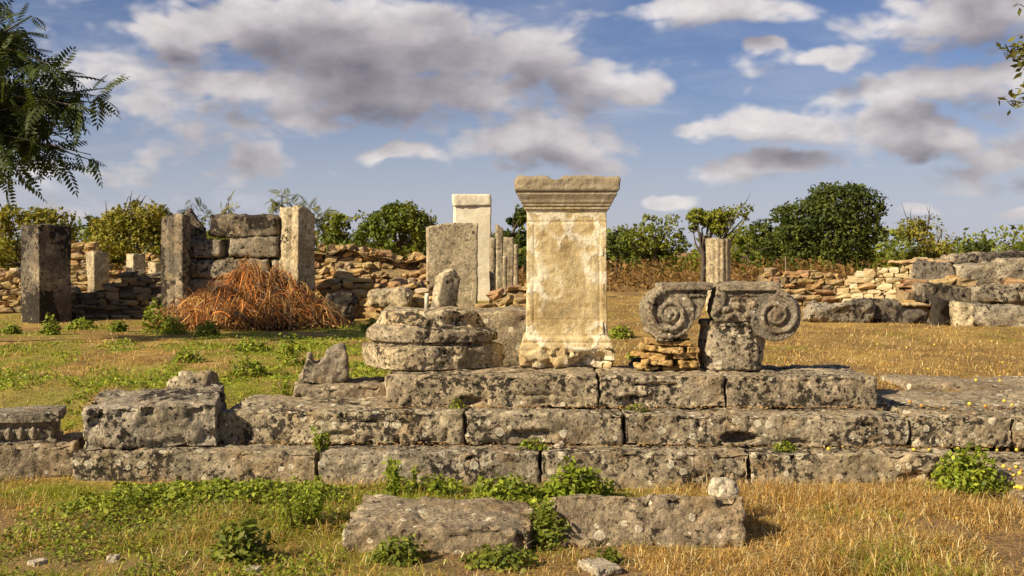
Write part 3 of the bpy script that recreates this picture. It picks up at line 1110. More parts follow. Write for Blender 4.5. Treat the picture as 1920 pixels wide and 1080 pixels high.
boulder('rock', 'rounded speckled rock lying just behind the big tilted block', 358, 745, 8.75, 0.42, 0.36, 0.36, 511, 'base', zb=0.30)
boulder('rock', 'small pale rock perched at the back of the right front block', 1360, 940, 6.72, 0.17, 0.16, 0.13, 512, 'pale', zb=0.115)
for k, (px, py, D0, sx, sz, lab) in enumerate([
        (212, 1062, 5.95, 0.065, 0.05, 'small square pale stone in the weeds at the lower left'),
        (66, 1066, 5.9, 0.09, 0.035, 'flat pale pebble near the lower left corner'),
        (1128, 1078, 5.75, 0.20, 0.05, 'flat ochre stone at the bottom edge below the right front block'),
        (470, 1078, 5.72, 0.09, 0.04, 'pale pebble at the bottom edge beside the broad leafy weed'),
        (1050, 838, 8.06, 0.07, 0.035, 'little pale pebble lying on the lowest step tread'),
        (1262, 918, 6.98, 0.17, 0.05, 'low yellowish stone left of the small pale rock')]):
    zb = Z1 - 0.004 if py == 838 else (0.05 if py == 918 else gz(px2x(px, D0), D0) - 0.012)
    boulder('pebble', lab, px, py, D0, sx, sx * 0.8, sz, 520 + k, 'pale', cat='pebble', zb=zb, rz=k)


def build_fragment():
    """small broken piece of fluted column lying on the grey block"""
    D0 = 9.12
    s = D0 / FPX
    pts = [(556, 678), (566, 650), (572, 632), (577, 630), (581, 645), (590, 648), (600, 638), (606, 624), (628, 619), (640, 622), (645, 640), (648, 660), (646, 676), (640, 686), (600, 689), (562, 686)]
    pts = [((x - 600) * s, (690 - y) * s) for x, y in pts][::-1]
    parts = [extrude_xz(pts, -0.10, 0.16)]
    me = remesh('fluted_fragment', parts, M['capital'], 0.012, 4, 0.016, 9, 61, 0.02)
    p = at(600, 690, D0)
    o = obj('fluted_fragment', me, None, (p[0], D0 + 0.14, 0.55), (0, 0, R(12)))
    tag(o, 'small jagged column fragment on the grey block left of the column base', 'stone fragment')


build_fragment()


def build_carved():
    """architrave piece with egg-and-dart carving at the left edge"""
    w_, d_, h_ = 0.80, 0.42, 0.235
    parts = [boxp(-w_ / 2, w_ / 2 - 0.05, 0.03, d_, 0, h_ * 0.62), boxp(-w_ / 2, w_ / 2, 0.0, d_ * 0.95, h_ * 0.66, h_ * 0.97),
             boxp(-w_ / 2, w_ / 2 - 0.02, 0.012, d_, -0.0, 0.03)]
    t = thing('carved_fragment', 'carved moulding fragment with egg ornament on the pale block at the left edge', 'stone fragment', (-3.67, 8.02, 0.252), (0, 0, R(14)))
    obj('moulding', remesh('moulding', parts, M['capital'], 0.0085, 1, 0.005, 12, 71, 0.010, 0.004), t)
    a = np.linspace(math.pi, 2 * math.pi, 11)
    egg = [ellipsoid((0, 0, 0), (0.023, 0.030, 0.044)),
           ctube(np.stack([0.034 * np.cos(a), np.full(11, -0.002), 0.027 + 0.072 * np.sin(a)], 1), np.full(11, 0.010), 6)]
    dart = [ctube(np.array([(0, 0, -0.055), (0, -0.002, 0.025)]), [0.004, 0.010], 6)]
    em = remesh('egg', egg, M['capital'], 0.0065, 1, 0.003, 20, 72)
    dm = remesh('dart', dart, M['capital'], 0.0065, 0, 0.002, 20, 73)
    for k in range(9):
        x = -w_ / 2 + 0.05 + k * 0.082
        if x > w_ / 2 - 0.10:
            break
        obj('egg', em, t, (x, 0.020, 0.085))
        obj('dart', dm, t, (x + 0.041, 0.024, 0.085))


build_carved()

# ------------------------------------------------------------------ ionic capital, drum and the flat stones under it
def build_capital():
    D0 = 8.78
    s = D0 / FPX
    X0 = 1355
    ZB = 692
    xx = lambda px: (px - X0) * s
    zz = lambda py: (ZB - py) * s
    c = at(X0, ZB, D0)

    def volute(cx, cy, Rp, sgn, turns=2.6, ph=90):
        parts = []
        k = 40
        cxm, czm, Rm = xx(cx), zz(cy), Rp * s
        ring = [(cxm + Rm * math.cos(a), czm + Rm * math.sin(a)) for a in np.linspace(0, 2 * math.pi, k, endpoint=False)]
        parts.append(extrude_xz(ring, 0.03, 0.40))
        th = np.linspace(0, turns * 2 * math.pi, 110)
        rr = Rm * 0.93 * np.exp(-th * 0.125)
        a = R(ph) + sgn * th
        path = np.stack([cxm + rr * np.cos(a), 0.026 - 0.012 * th / th[-1], czm + rr * np.sin(a)], 1)
        rad = np.interp(rr, [0, Rm], [0.012, 0.026]) * (1 + 0.25 * vnoise(path * 25, 3))
        parts.append(ctube(path, rad, 8))
        parts.append(ellipsoid((cxm, 0.018, czm), (0.026, 0.03, 0.026)))
        # rounded rim of the bolster further back
        return parts
    def piece(label, rz, body, vol, aba, extra, seed):
        t = thing('capital_fragment', label, 'capital', (c[0], D0, Z3), (0, 0, rz))
        obj('body', remesh('body', [extrude_xz([(xx(a), zz(b)) for a, b in body][::-1], 0.045, 0.38)] + extra, M['capital'], 0.0085, 1, 0.007, 12, seed, 0.012, 0.007), t)
        obj('volute', remesh('volute', vol, M['capital'], 0.0072, 1, 0.006, 12, seed + 1, 0.010, 0.006), t)
        obj('abacus', remesh('abacus', [extrude_xz([(xx(a), zz(b)) for a, b in aba][::-1], 0.005, 0.40)], M['capital'], 0.0085, 1, 0.006, 12, seed + 2, 0.012, 0.006), t)
    piece('left half of the broken ionic capital with scroll volute on stacked flat stones', R(1),
          [(1224, 548), (1242, 533), (1332, 534), (1327, 556), (1316, 590), (1302, 598), (1262, 604)], volute(1257, 583, 48, +1, ph=90)
          + [extrude_xz([(xx(1214), zz(620)), (xx(1240), zz(634)), (xx(1252), zz(628)), (xx(1230), zz(598))], 0.05, 0.36)],
          [(1240, 527), (1338, 528), (1335, 541), (1242, 541)],
          [ctube(np.array([(xx(1250), 0.04, zz(548)), (xx(1330), 0.04, zz(549))]), [0.014, 0.014], 6)], 81)
    ex = [extrude_xz([(xx(a), zz(b)) for a, b in [(1347, 529), (1366, 530), (1360, 566), (1340, 586), (1339, 570)]][::-1], 0.01, 0.30),
          ctube(np.array([(xx(1354), 0.04, zz(549)), (xx(1462), 0.04, zz(548))]), [0.014, 0.014], 6)]
    for px, py, r_ in ((1362, 575, .05), (1387, 570, .045), (1413, 566, .04), (1374, 588, .04), (1402, 588, .035)):
        ex.append(ellipsoid((xx(px), 0.06, zz(py)), (r_, 0.05, r_ * 0.7)))
    piece('right half of the broken ionic capital with whole round volute on the drum', R(-1),
          [(1349, 533), (1462, 533), (1476, 545), (1470, 604), (1425, 600), (1347, 598), (1338, 584), (1346, 558)], volute(1456, 587, 48, -1, ph=90),
          [(1347, 527), (1466, 526), (1462, 541), (1352, 541)], ex, 91)
    # drum
    rings = []
    keys = [(692, 52, 3.0), (689, 57, 3.0), (660, 60, 3.0), (625, 59, 2.8), (612, 57, 2.6), (607, 58, 2.5), (605, 62, 2.4), (600, 62, 2.4), (594, 58, 2.4)]
    for a, b in zip(keys[:-1], keys[1:]):
        n = max(1, int(abs(b[0] - a[0]) * s / 0.010))
        for k in range(n):
            f = k / n
            q = [u + (v - u) * f for u, v in zip(a, b)]
            rings.append((zz(q[0]), q[1] * s, q[1] * s * 0.8, 0, 0, q[2], 0))

    def dsp(V):
        n = V * np.array([1, 1, 0])
        n /= np.linalg.norm(n, axis=1, keepdims=True) + 1e-9
        ang = np.arctan2(V[:, 1], V[:, 0])
        fl = 0.010 * np.cos(ang * 22) * sstep(V[:, 0], 0.10, 0.2) * (1 - sstep(V[:, 2], zz(615), zz(610)))
        return V + n * (0.022 * fbm(V * 6, 4, 91) + fl - 0.012 * sstep(fbm(V * 14, 2, 92), 0.2, 0.5))[:, None]
    V, Q = loft(rings, 200, 4, dsp)
    o = obj('column_drum', mesh('column_drum', V, Q, M['dark']), None, (px2x(1370, D0 + 0.25), D0 + 0.26, Z3 - 0.002), (0, 0, R(4)))
    tag(o, 'short dark speckled column drum under the ionic capital', 'column drum')
    # flat stones
    t = thing('flat_stone_stack', 'loose stack of flat ochre stones propping the left volute', 'stone stack', (px2x(1255, D0), D0 + 0.05, Z3))
    rows = [(683, 692, [(1200, 1238, 3), (1240, 1313, 0)]), (670, 683, [(1204, 1264, -3), (1270, 1311, 1)]), (657, 670, [(1194, 1262, -9), (1268, 1312, -1)]),
            (645, 657, [(1205, 1288, -5), (1288, 1311, 2)]), (634, 645, [(1212, 1262, -3), (1262, 1300, 0)]), (622, 634, [(1230, 1264, 0), (1264, 1292, -2)])]
    for k, (y0, y1, lst) in enumerate(rows):
        for q, (a, b, tl) in enumerate(lst):
            V, Q = rblock((b - a) * s - 0.004, 0.26 - 0.01 * k + 0.03 * random.random(), (y1 - y0) * s - 0.002, 0.012, 0.006, 0.009, 0.014, 600 + k * 3 + q, 1.2, pit=0.004, flake=0.02, flsp=0.06)
            m_ = mesh('flat_stone', V, Q, M['orange'] if k < 5 else M['capital'])
            obj('flat_stone', m_, t, (px2x((a + b) / 2, D0) - t.location.x, 0.12 + random.uniform(-0.045, 0.03), (692 - y1) * s), (R(random.uniform(-2, 2)), R(-tl * 0.7), R(tl * 2 + random.uniform(-6, 6))))


build_capital()

# ------------------------------------------------------------------ standing stones and ruins in the middle distance
def pillar(name, label, px0, px1, py_top, D0, depth, rz=0, mat='slab', topf=None, seed=0, grooves=None, group=None, cat='pillar', sink=0.08, amp=0.008, frame=False,
           rx=0, ry=0, part=None):
    """upright slab; px0..px1 is what it covers across, seen square on"""
    xc = px2x((px0 + px1) / 2, D0)
    w_ = px2x(px1, D0) - px2x(px0, D0)
    zt = H - (py_top - HZ) / FPX * D0
    zb = gz(xc, D0) - sink
    h = zt - zb
    pts = [(-w_ / 2, 0), (w_ / 2, 0), (w_ / 2, depth), (-w_ / 2, depth)]
    if grooves:
        pts = grooves(w_, depth)
    poly = dense_poly(pts, 0.04)
    V, Q = prism(poly, h, max(10, int(h / 0.05)), amp, seed, topf, 0.02)
    o = obj(part or name, mesh(name, V, Q, M[mat]), None, (xc, D0, zb), (R(rx), R(ry), R(rz)))
    if label:
        tag(o, label, cat, group)
    FOOT.append((xc - w_ * 0.7, xc + w_ * 0.7, D0 - 0.1, D0 + depth))
    return o


def fluted_left(n):
    """jamb moulded with fillets on its left-hand face"""
    def f(w_, d):
        pts = [(-w_ / 2, 0), (w_ / 2, 0), (w_ / 2, d), (-w_ / 2, d)]
        k = d / n
        for q in range(n):
            y1 = d - q * k
            pts += [(-w_ / 2, y1 - k * 0.15), (-w_ / 2 - 0.055 * ((q % 2) + 0.25), y1 - k * 0.25), (-w_ / 2 - 0.055 * ((q % 2) + 0.25), y1 - k * 0.75), (-w_ / 2, y1 - k * 0.88)]
        return pts
    return f


def jag(a, b, seed, s=4):
    return lambda x, y: a * fbm(np.stack([x * s, y * s, np.full_like(x, seed)], 1), 3, seed) + b * x


TURN = 48
# free-standing pillar at the far left (lit edge to the left, broad shaded face to the right)
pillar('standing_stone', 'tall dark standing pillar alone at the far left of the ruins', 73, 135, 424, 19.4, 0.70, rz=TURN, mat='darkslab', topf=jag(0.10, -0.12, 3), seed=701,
       cat='pillar', sink=0.12)
# doorway jambs
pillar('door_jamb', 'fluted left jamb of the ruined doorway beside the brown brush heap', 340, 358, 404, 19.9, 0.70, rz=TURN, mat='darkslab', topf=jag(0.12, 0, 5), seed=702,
       grooves=fluted_left(3), cat='pillar')
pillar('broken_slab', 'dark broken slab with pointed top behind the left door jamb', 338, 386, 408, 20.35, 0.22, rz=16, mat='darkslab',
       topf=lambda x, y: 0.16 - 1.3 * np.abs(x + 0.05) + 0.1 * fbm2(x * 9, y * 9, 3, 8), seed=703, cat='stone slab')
pillar('door_jamb', 'fluted right jamb of the ruined doorway, sunlit on its left face', 556, 594, 398, 20.0, 0.56, rz=TURN, mat='slab',
       topf=lambda x, y: 0.05 - 0.55 * np.clip(x, -0.1, 1) + 0.08 * fbm2(x * 8, y * 8, 3, 9), seed=704, grooves=fluted_left(3), cat='pillar')

# block wall between the jambs
def block_wall():
    D0 = 20.15
    t = thing('block_wall', 'wall of large grey blocks between the two door jambs', 'wall', (px2x(430, D0), D0, gz(px2x(430, D0), D0) - 0.05), (0, 0, 0))
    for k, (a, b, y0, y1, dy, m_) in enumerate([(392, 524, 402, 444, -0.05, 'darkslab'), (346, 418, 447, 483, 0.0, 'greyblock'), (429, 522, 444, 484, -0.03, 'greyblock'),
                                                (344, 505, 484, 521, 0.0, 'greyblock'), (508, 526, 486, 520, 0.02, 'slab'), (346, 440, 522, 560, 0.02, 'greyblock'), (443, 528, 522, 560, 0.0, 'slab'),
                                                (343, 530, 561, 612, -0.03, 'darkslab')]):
        w_ = (b - a) / FPX * D0
        h_ = (y1 - y0) / FPX * D0
        V, Q = rblock(w_ - 0.012, 0.45, h_ - 0.008, 0.05, 0.045, 0.014, 0.03, 720 + k, 1.6)
        z = H - (y1 - HZ) / FPX * D0 - t.location.z
        obj('stone_block', mesh('stone_block', V, Q, M[m_]), t, (px2x((a + b) / 2, D0) - t.location.x, dy + 0.22, z))


block_wall()

# short stubs behind the low wall on the left
for k, (a, b, yt, D0, lab) in enumerate([(176, 206, 473, 25.0, 'short square stub pillar behind the low wall, nearer the standing pillar'),
                                         (249, 273, 477, 25.5, 'short square stub pillar behind the low wall, nearer the doorway'),
                                         (291, 303, 492, 25.0, 'thin stub pillar half hidden by the left door jamb'),
                                         (31, 46, 502, 23.5, 'thin stub pillar peeping out left of the tall dark pillar')]):
    pillar('stub_pillar', lab, a, b, yt, D0, 0.32, rz=TURN, mat='slab', topf=jag(0.03, 0, 30 + k), seed=740 + k, group='stub pillars behind the low wall')

# tall group left of the altar
pillar('upright_slab', 'broad upright limestone slab in front of the white pillar', 800, 896, 418, 22.5, 0.30, rz=6, mat='slab', topf=lambda x, y: 0.05 * np.minimum(0, x + 0.1) * 4 + 0.03 * fbm2(x * 6, y * 6, 2, 4),
       seed=751, cat='stone slab')
pillar('white_pillar', 'tallest bleached white pillar with a plain cap', 852, 921, 386, 27.0, 0.55, rz=6, mat='white', seed=752, amp=0.005, cat='pillar')
wp = bpy.context.scene.objects['white_pillar']
V, Q = rblock(0.93, 0.62, 0.30, 0.05, 0.015, 0.006, 0.01, 753, 1.0)
cap = obj('cap', mesh('cap', V, Q, M['white']), wp, (-0.01, 0.28, H - (386 - HZ) / FPX * 27.0 - wp.location.z - 0.005))
pillar('upright_post', 'slim square post just right of the white pillar', 920, 930, 447, 25.0, 0.16, rz=10, mat='slab', seed=754, cat='post')
pillar('upright_slab', 'narrow slab standing right of the white pillar, nearer to it', 931, 944, 424, 29.0, 0.25, rz=10, mat='slab', seed=755, cat='stone slab', topf=lambda x, y: -0.8 * x)
pillar('upright_slab', 'lower broken slab between the white pillar and the altar', 943, 963, 445, 30.0, 0.3, rz=8, mat='slab', seed=756, cat='stone slab', topf=jag(0.06, 0, 44))
pillar('upright_post', 'thin short post in front of the broken slab left of the altar', 944, 951, 480, 27.0, 0.12, rz=8, mat='slab', seed=757, cat='post')
pillar('upright_slab', 'farthest narrow slab close to the altar edge', 965, 972, 458, 31.0, 0.2, rz=8, mat='slab', seed=758, cat='stone slab')
pillar('leaning_stone', 'pointed grey stone leaning left in front of the rubble', 812, 852, 502, 18.6, 0.26, rz=30, ry=9, mat='slab', seed=759, cat='rock', topf=lambda x, y: -0.9 * np.abs(x - 0.02))
pillar('upright_post', 'very thin pale stone upright at the foot of the leaning stone', 796, 803, 550, 17.6, 0.06, rz=8, mat='white', seed=760, cat='post')
pillar('column_stump', 'round fluted column stump rising behind the ionic capital', 1327, 1372, 448, 23.0, 0.4, rz=0, mat='white', seed=761, cat='column',
       grooves=lambda w_, d: [(w_ / 2 * (1 + 0.045 * math.cos(a * 14)) * math.cos(a), d / 2 + w_ / 2 * (1 + 0.045 * math.cos(a * 14)) * math.sin(a)) for a in np.linspace(-math.pi, math.pi, 84, endpoint=False)],
       topf=jag(0.05, 0, 47))
o = bpy.context.scene.objects['column_stump']
o.data.materials[0] = M['slab']
obj('stake_tmp', None) if False else None
V, Q = tube(np.array([(0, 0, 0), (0.01, 0, 0.45), (0.0, 0, 0.86)]), [0.018, 0.017, 0.014], 7)
p = at(1473, 525, 25.5)
o = obj('wooden_stake', mesh('wooden_stake', V, Q, M['wood']), None, (p[0], 25.5, gz(p[0], 25.5) + 0.25))
tag(o, 'thin wooden stake sticking up at the far low wall on the right', 'stake')

# ------------------------------------------------------------------ rubble masonry
ROCKS = {}


def rock_meshes(mat):
    if mat in ROCKS:
        return ROCKS[mat]
    L = []
    for k in range(9):
        V, Q = lattice(2, 2, 2)
        p = (V - 0.5) * 2
        q = p / (np.abs(p) ** 9).sum(1, keepdims=True) ** (1 / 9)
        q = q + RNG.normal(0, 0.15, q.shape)
        L.append(mesh('stone', q * 0.5, Q, M[mat], False))
    ROCKS[mat] = L
    return L


def rubble(name, label, cat, xy0, xy1, hf, thick, mat, core, courses=0.11, length=(0.14, 0.34), seed=0, slope=0.25, maxn=300, jit=1.0, sink=0.1):
    """ruined rubble wall running from xy0 to xy1; hf(u) is its height along the way"""
    rnd = random.Random(seed)
    a, b = np.array(xy0, float), np.array(xy1, float)
    L = np.linalg.norm(b - a)
    dx = (b - a) / L
    nr = np.array([dx[1], -dx[0]])
    if nr[1] > 0:
        nr = -nr
    base = thing(name, label, cat, (a[0], a[1], gz(a[0], a[1]) - sink))
    bz = base.location.z
    # core
    n = max(8, int(L / 0.12))
    rows = []
    for k in range(n + 1):
        u = k / n
        p = a + dx * L * u
        g_ = gz(p[0], p[1]) - sink - bz
        h = max(0.05, hf(u)) * 0.95 + sink
        prof = [(0.0, 0.0), (slope * 0.25, 0.3), (slope * 0.5, 0.6), (slope * 0.8, 0.9), (slope + 0.04, 1.0), (thick * 0.6, 1.0), (thick, 0.95), (thick, 0.0)]
        for (off, hz_) in prof:
            q = p - nr * (off + 0.03)
            rows.append((q[0] - a[0], q[1] - a[1], g_ + hz_ * h))
    V = np.array(rows)
    V += np.stack([fbm(V * 3 + seed, 3, seed + k) for k in range(3)], 1) * 0.06
    m = 8
    Qs = [(k * m + j, (k + 1) * m + j, (k + 1) * m + (j + 1) % m, k * m + (j + 1) % m) for k in range(n) for j in range(m)]
    Qs += [tuple(range(m)), tuple(n * m + j for j in range(m - 1, -1, -1))]
    obj('core', mesh('core', V, Qs, M[core], True), base)
    rocks = rock_meshes(mat)
    yaw = math.atan2(dx[1], dx[0])
    cnt = 0
    specs = []
    hmax = max(hf(u / 20) for u in range(21))
    z = 0.0
    while z < hmax:
        ch = courses * rnd.uniform(0.75, 1.3)
        s_ = rnd.uniform(-0.1, 0.1)
        while s_ < L:
            ln = rnd.uniform(*length)
            u = (s_ + ln / 2) / L
            if 0 <= u <= 1 and z < hf(u) + rnd.uniform(-0.04, 0.05) and rnd.random() > 0.07 * jit:
                p = a + dx * (s_ + ln / 2)
                off = slope * min(1, z / max(0.1, hf(u)))
                specs.append((p - nr * (off + 0.06 + rnd.uniform(-0.04, 0.03) * jit), z + ch / 2, ln * rnd.uniform(0.9, 1.05), rnd.uniform(0.2, 0.3), ch * rnd.uniform(0.9, 1.15), yaw))
            s_ += ln + 0.012
        z += ch
    # loose stones along the top
    for k in range(int(L * 4)):
        u = rnd.random()
        p = a + dx * L * u - nr * rnd.uniform(slope, thick)
        sz = rnd.uniform(0.09, 0.22)
        specs.append((p, hf(u) + sz * 0.2, sz * 1.4, sz * 1.2, sz * 0.8, rnd.uniform(0, 6)))
    rnd.shuffle(specs)
    for (p, z, lx, ly, lz, yw) in specs[:maxn]:
        g_ = gz(p[0], p[1])
        j_ = 0.09 * jit
        o = obj('stone', rnd.choice(rocks), base, (p[0] - a[0], p[1] - a[1], g_ + z - bz),
                (rnd.gauss(0, j_), rnd.gauss(0, j_), yw + rnd.gauss(0, j_)), (lx, ly, lz))
    FOOT.append((min(a[0], b[0]) - 0.05, max(a[0], b[0]) + 0.05, min(a[1], b[1]) - 0.05, max(a[1], b[1]) + thick))
    return base


def hprof(pts, seed=0, am=0.05):
    xs_ = [p[0] for p in pts]
    hs_ = [p[1] for p in pts]
    return lambda u: float(np.interp(u, xs_, hs_)) + am * float(vnoise(np.array([[u * 14 + seed, seed, 0.5]]), seed)[0])


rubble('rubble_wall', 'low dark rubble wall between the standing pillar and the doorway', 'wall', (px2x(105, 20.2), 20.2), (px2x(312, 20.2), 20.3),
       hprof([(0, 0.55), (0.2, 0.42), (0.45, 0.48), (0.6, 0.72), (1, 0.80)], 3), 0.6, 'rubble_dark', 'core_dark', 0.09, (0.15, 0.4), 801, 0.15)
rubble('rubble_wall', 'broken rubble wall at the left edge behind the standing pillar', 'wall', (px2x(-60, 22), 22), (px2x(60, 22), 22.2),
       hprof([(0, 0.9), (0.5, 0.75), (1, 0.6)], 4), 0.6, 'rubble', 'core', 0.12, (0.15, 0.35), 802, 0.3)
rubble('rubble_wall', 'sunlit rubble remnant behind the stub pillars on the left', 'wall', (px2x(120, 27), 27), (px2x(305, 27), 27.3),
       hprof([(0, 1.3), (0.25, 1.25), (0.45, 0.7), (0.6, 0.75), (0.75, 1.2), (0.85, 1.05), (1, 0.5)], 5), 0.6, 'rubble', 'core', 0.13, (0.16, 0.4), 803, 0.3)
rubble('rubble_wall', 'long crumbled sunlit rubble wall behind the brush heap', 'wall', (px2x(580, 23.5), 23.5), (px2x(880, 23.5), 23.8),
       hprof([(0, 1.18), (0.2, 1.30), (0.45, 1.12), (0.6, 1.02), (0.8, 1.25), (1, 1.05)], 6, 0.07), 0.9, 'rubble', 'core', 0.12, (0.12, 0.34), 804, 0.95, 300, 2.2)
rubble('rubble_wall', 'low tumbled front row of rubble right of the brush heap', 'wall', (px2x(592, 20.6), 20.7), (px2x(835, 20.6), 20.2),
       hprof([(0, 0.70), (0.25, 0.68), (0.5, 0.62), (0.7, 0.62), (0.9, 0.48), (1, 0.3)], 7, 0.08), 0.9, 'rubble', 'core', 0.10, (0.14, 0.40), 805, 0.35, 300, 2.0)
rubble('rubble_wall', 'small rubble pile between the upright slabs and the altar', 'wall', (px2x(885, 19.5), 19.6), (px2x(1010, 19.5), 19.5),
       hprof([(0, 0.25), (0.3, 0.42), (0.7, 0.60), (1, 0.5)], 8, 0.05), 0.8, 'rubble', 'core', 0.10, (0.14, 0.4), 806, 0.4, 200, 1.8)
rubble('rubble_wall', 'far low pale stone wall behind the right volute', 'wall', (px2x(1440, 25), 25), (px2x(1610, 25), 25.2),
       hprof([(0, 0.72), (0.5, 0.70), (0.7, 0.66), (1, 0.5)], 9, 0.04), 0.7, 'rubble', 'core', 0.11, (0.18, 0.45), 807, 0.12)

# the masonry ruin on the right
def right_ruin():
    D0 = 20.6
    x0, x1 = px2x(1585, D0), px2x(1745, D0)
    w_ = rubble('facing_wall', 'pale coursed facing wall sloping up at the right, lit by the sun', 'wall', (x0, 20.9), (x1, 20.4),
                hprof([(0, 0.35), (0.12, 0.62), (0.35, 0.80), (0.75, 0.98), (1, 1.02)], 10, 0.02), 0.9, 'brick', 'core', 0.095, (0.14, 0.30), 811, 0.28, 300, 0.5)
    rubble('rubble_wall', 'dark rubble footing of the ruin at the right edge', 'wall', (px2x(1690, 20.2), 20.1), (px2x(1980, 20.2), 19.9),
           hprof([(0, 0.6), (0.2, 0.66), (1, 0.62)], 12, 0.05), 1.4, 'rubble', 'core', 0.12, (0.2, 0.5), 812, 0.2, 240, 1.4)
    t = thing('block_ruin', 'heap of big grey ashlar blocks crowning the ruin at the right edge', 'ruin', (px2x(1820, 20), 20.0, 0.98))
    for k, (a, b, y0, y1, D1, dep, rz, ry, m_) in enumerate([
            (1712, 1800, 492, 540, 20.5, 0.8, -4, 0, 'greyblock'), (1798, 1885, 494, 534, 20.3, 0.9, 3, 1, 'greyblock'), (1880, 1962, 488, 534, 20.2, 0.9, -6, -2, 'greyblock'),
            (1785, 1832, 477, 497, 20.8, 0.6, 8, -4, 'greyblock'), (1828, 1940, 474, 494, 20.9, 0.7, 2, -3, 'darkslab'), (1690, 1790, 489, 494, 20.7, 0.8, 0, 0, 'brick'),
            (1722, 1828, 537, 572, 19.8, 0.8, 5, 1, 'darkslab'), (1830, 1912, 537, 568, 19.7, 0.8, -3, 0, 'greyblock'), (1914, 1990, 536, 566, 19.7, 0.8, 2, 0, 'greyblock'),
            (1700, 1912, 569, 576, 19.8, 0.7, 0, 0, 'brick')]):
        ww, hh = (b - a) / FPX * D1, (y1 - y0) / FPX * D1
        V, Q = rblock(ww, dep, hh, 0.045, min(0.07, hh * 0.3), 0.02, 0.05 if hh > 0.1 else 0.01, 830 + k, 1.8, pit=0.02)
        z = H - (y1 - HZ) / FPX * D1 - t.location.z
        obj('stone_block', mesh('stone_block', V, Q, M[m_]), t, (px2x((a + b) / 2, D1) - t.location.x, D1 - 20.0 + dep / 2, z), (0, R(ry), R(rz)))
    for k, (a, b, y0, y1, D1, dep, rz, lab, m_) in enumerate([
            (1514, 1640, 569, 600, 19.3, 0.5, 6, 'long low slab on the lawn, first of the row left of the facing wall', 'greyblock'),
            (1632, 1705, 564, 598, 19.5, 0.5, -8, 'squat block on the lawn at the foot of the pale facing wall', 'darkslab'),
            (1752, 1802, 567, 612, 18.4, 0.4, 14, 'dark upright boulder on the lawn under the ruin', 'darkslab'),
            (1790, 1838, 578, 617, 18.2, 0.4, -20, 'pale wedge shaped boulder beside the dark upright one', 'slab'),
            (1836, 1960, 592, 628, 17.9, 0.5, -6, 'long rough boulder on the lawn at the right edge', 'greyblock'),
            (1700, 1745, 583, 604, 19.2, 0.4, 4, 'small dark block on the lawn between slab row and boulders', 'darkslab')]):
        ww, hh = (b - a) / FPX * D1, (y1 - y0) / FPX * D1
        V, Q = rblock(ww, dep, hh + 0.1, 0.04, 0.09, 0.025, 0.07, 850 + k, 1.6, pit=0.02, topf=(lambda x, y: -0.3 * x) if 'wedge' in lab else None)
        xc = px2x((a + b) / 2, D1)
        o = obj('boulder', mesh('boulder', V, Q, M[m_]), None, (xc, D1 + dep / 2, gz(xc, D1 + dep / 2) - 0.06), (0, 0, R(rz)))
        tag(o, lab, 'boulder')
        FOOT.append((xc - ww / 2, xc + ww / 2, D1, D1 + dep))


right_ruin()
# a couple of bigger stones in the rubble behind the heap
for k, (px, py, D0, sx, sz, lab) in enumerate([(640, 590, 19.4, 0.5, 0.5, 'dark round boulder between the brush heap and the tumbled rubble'),
                                               (726, 575, 19.9, 0.75, 0.34, 'long grey stone lying in the tumbled rubble'),
                                               (818, 575, 17.9, 0.28, 0.2, 'small pale stone beside the foot of the leaning stone')]):
    boulder('boulder', lab, px, py, D0, sx, 0.4, sz, 870 + k, 'darkslab' if k < 1 else 'slab', cat='boulder', zb=gz(px2x(px, D0), D0) - 0.04 + (0.28 if k == 1 else 0))


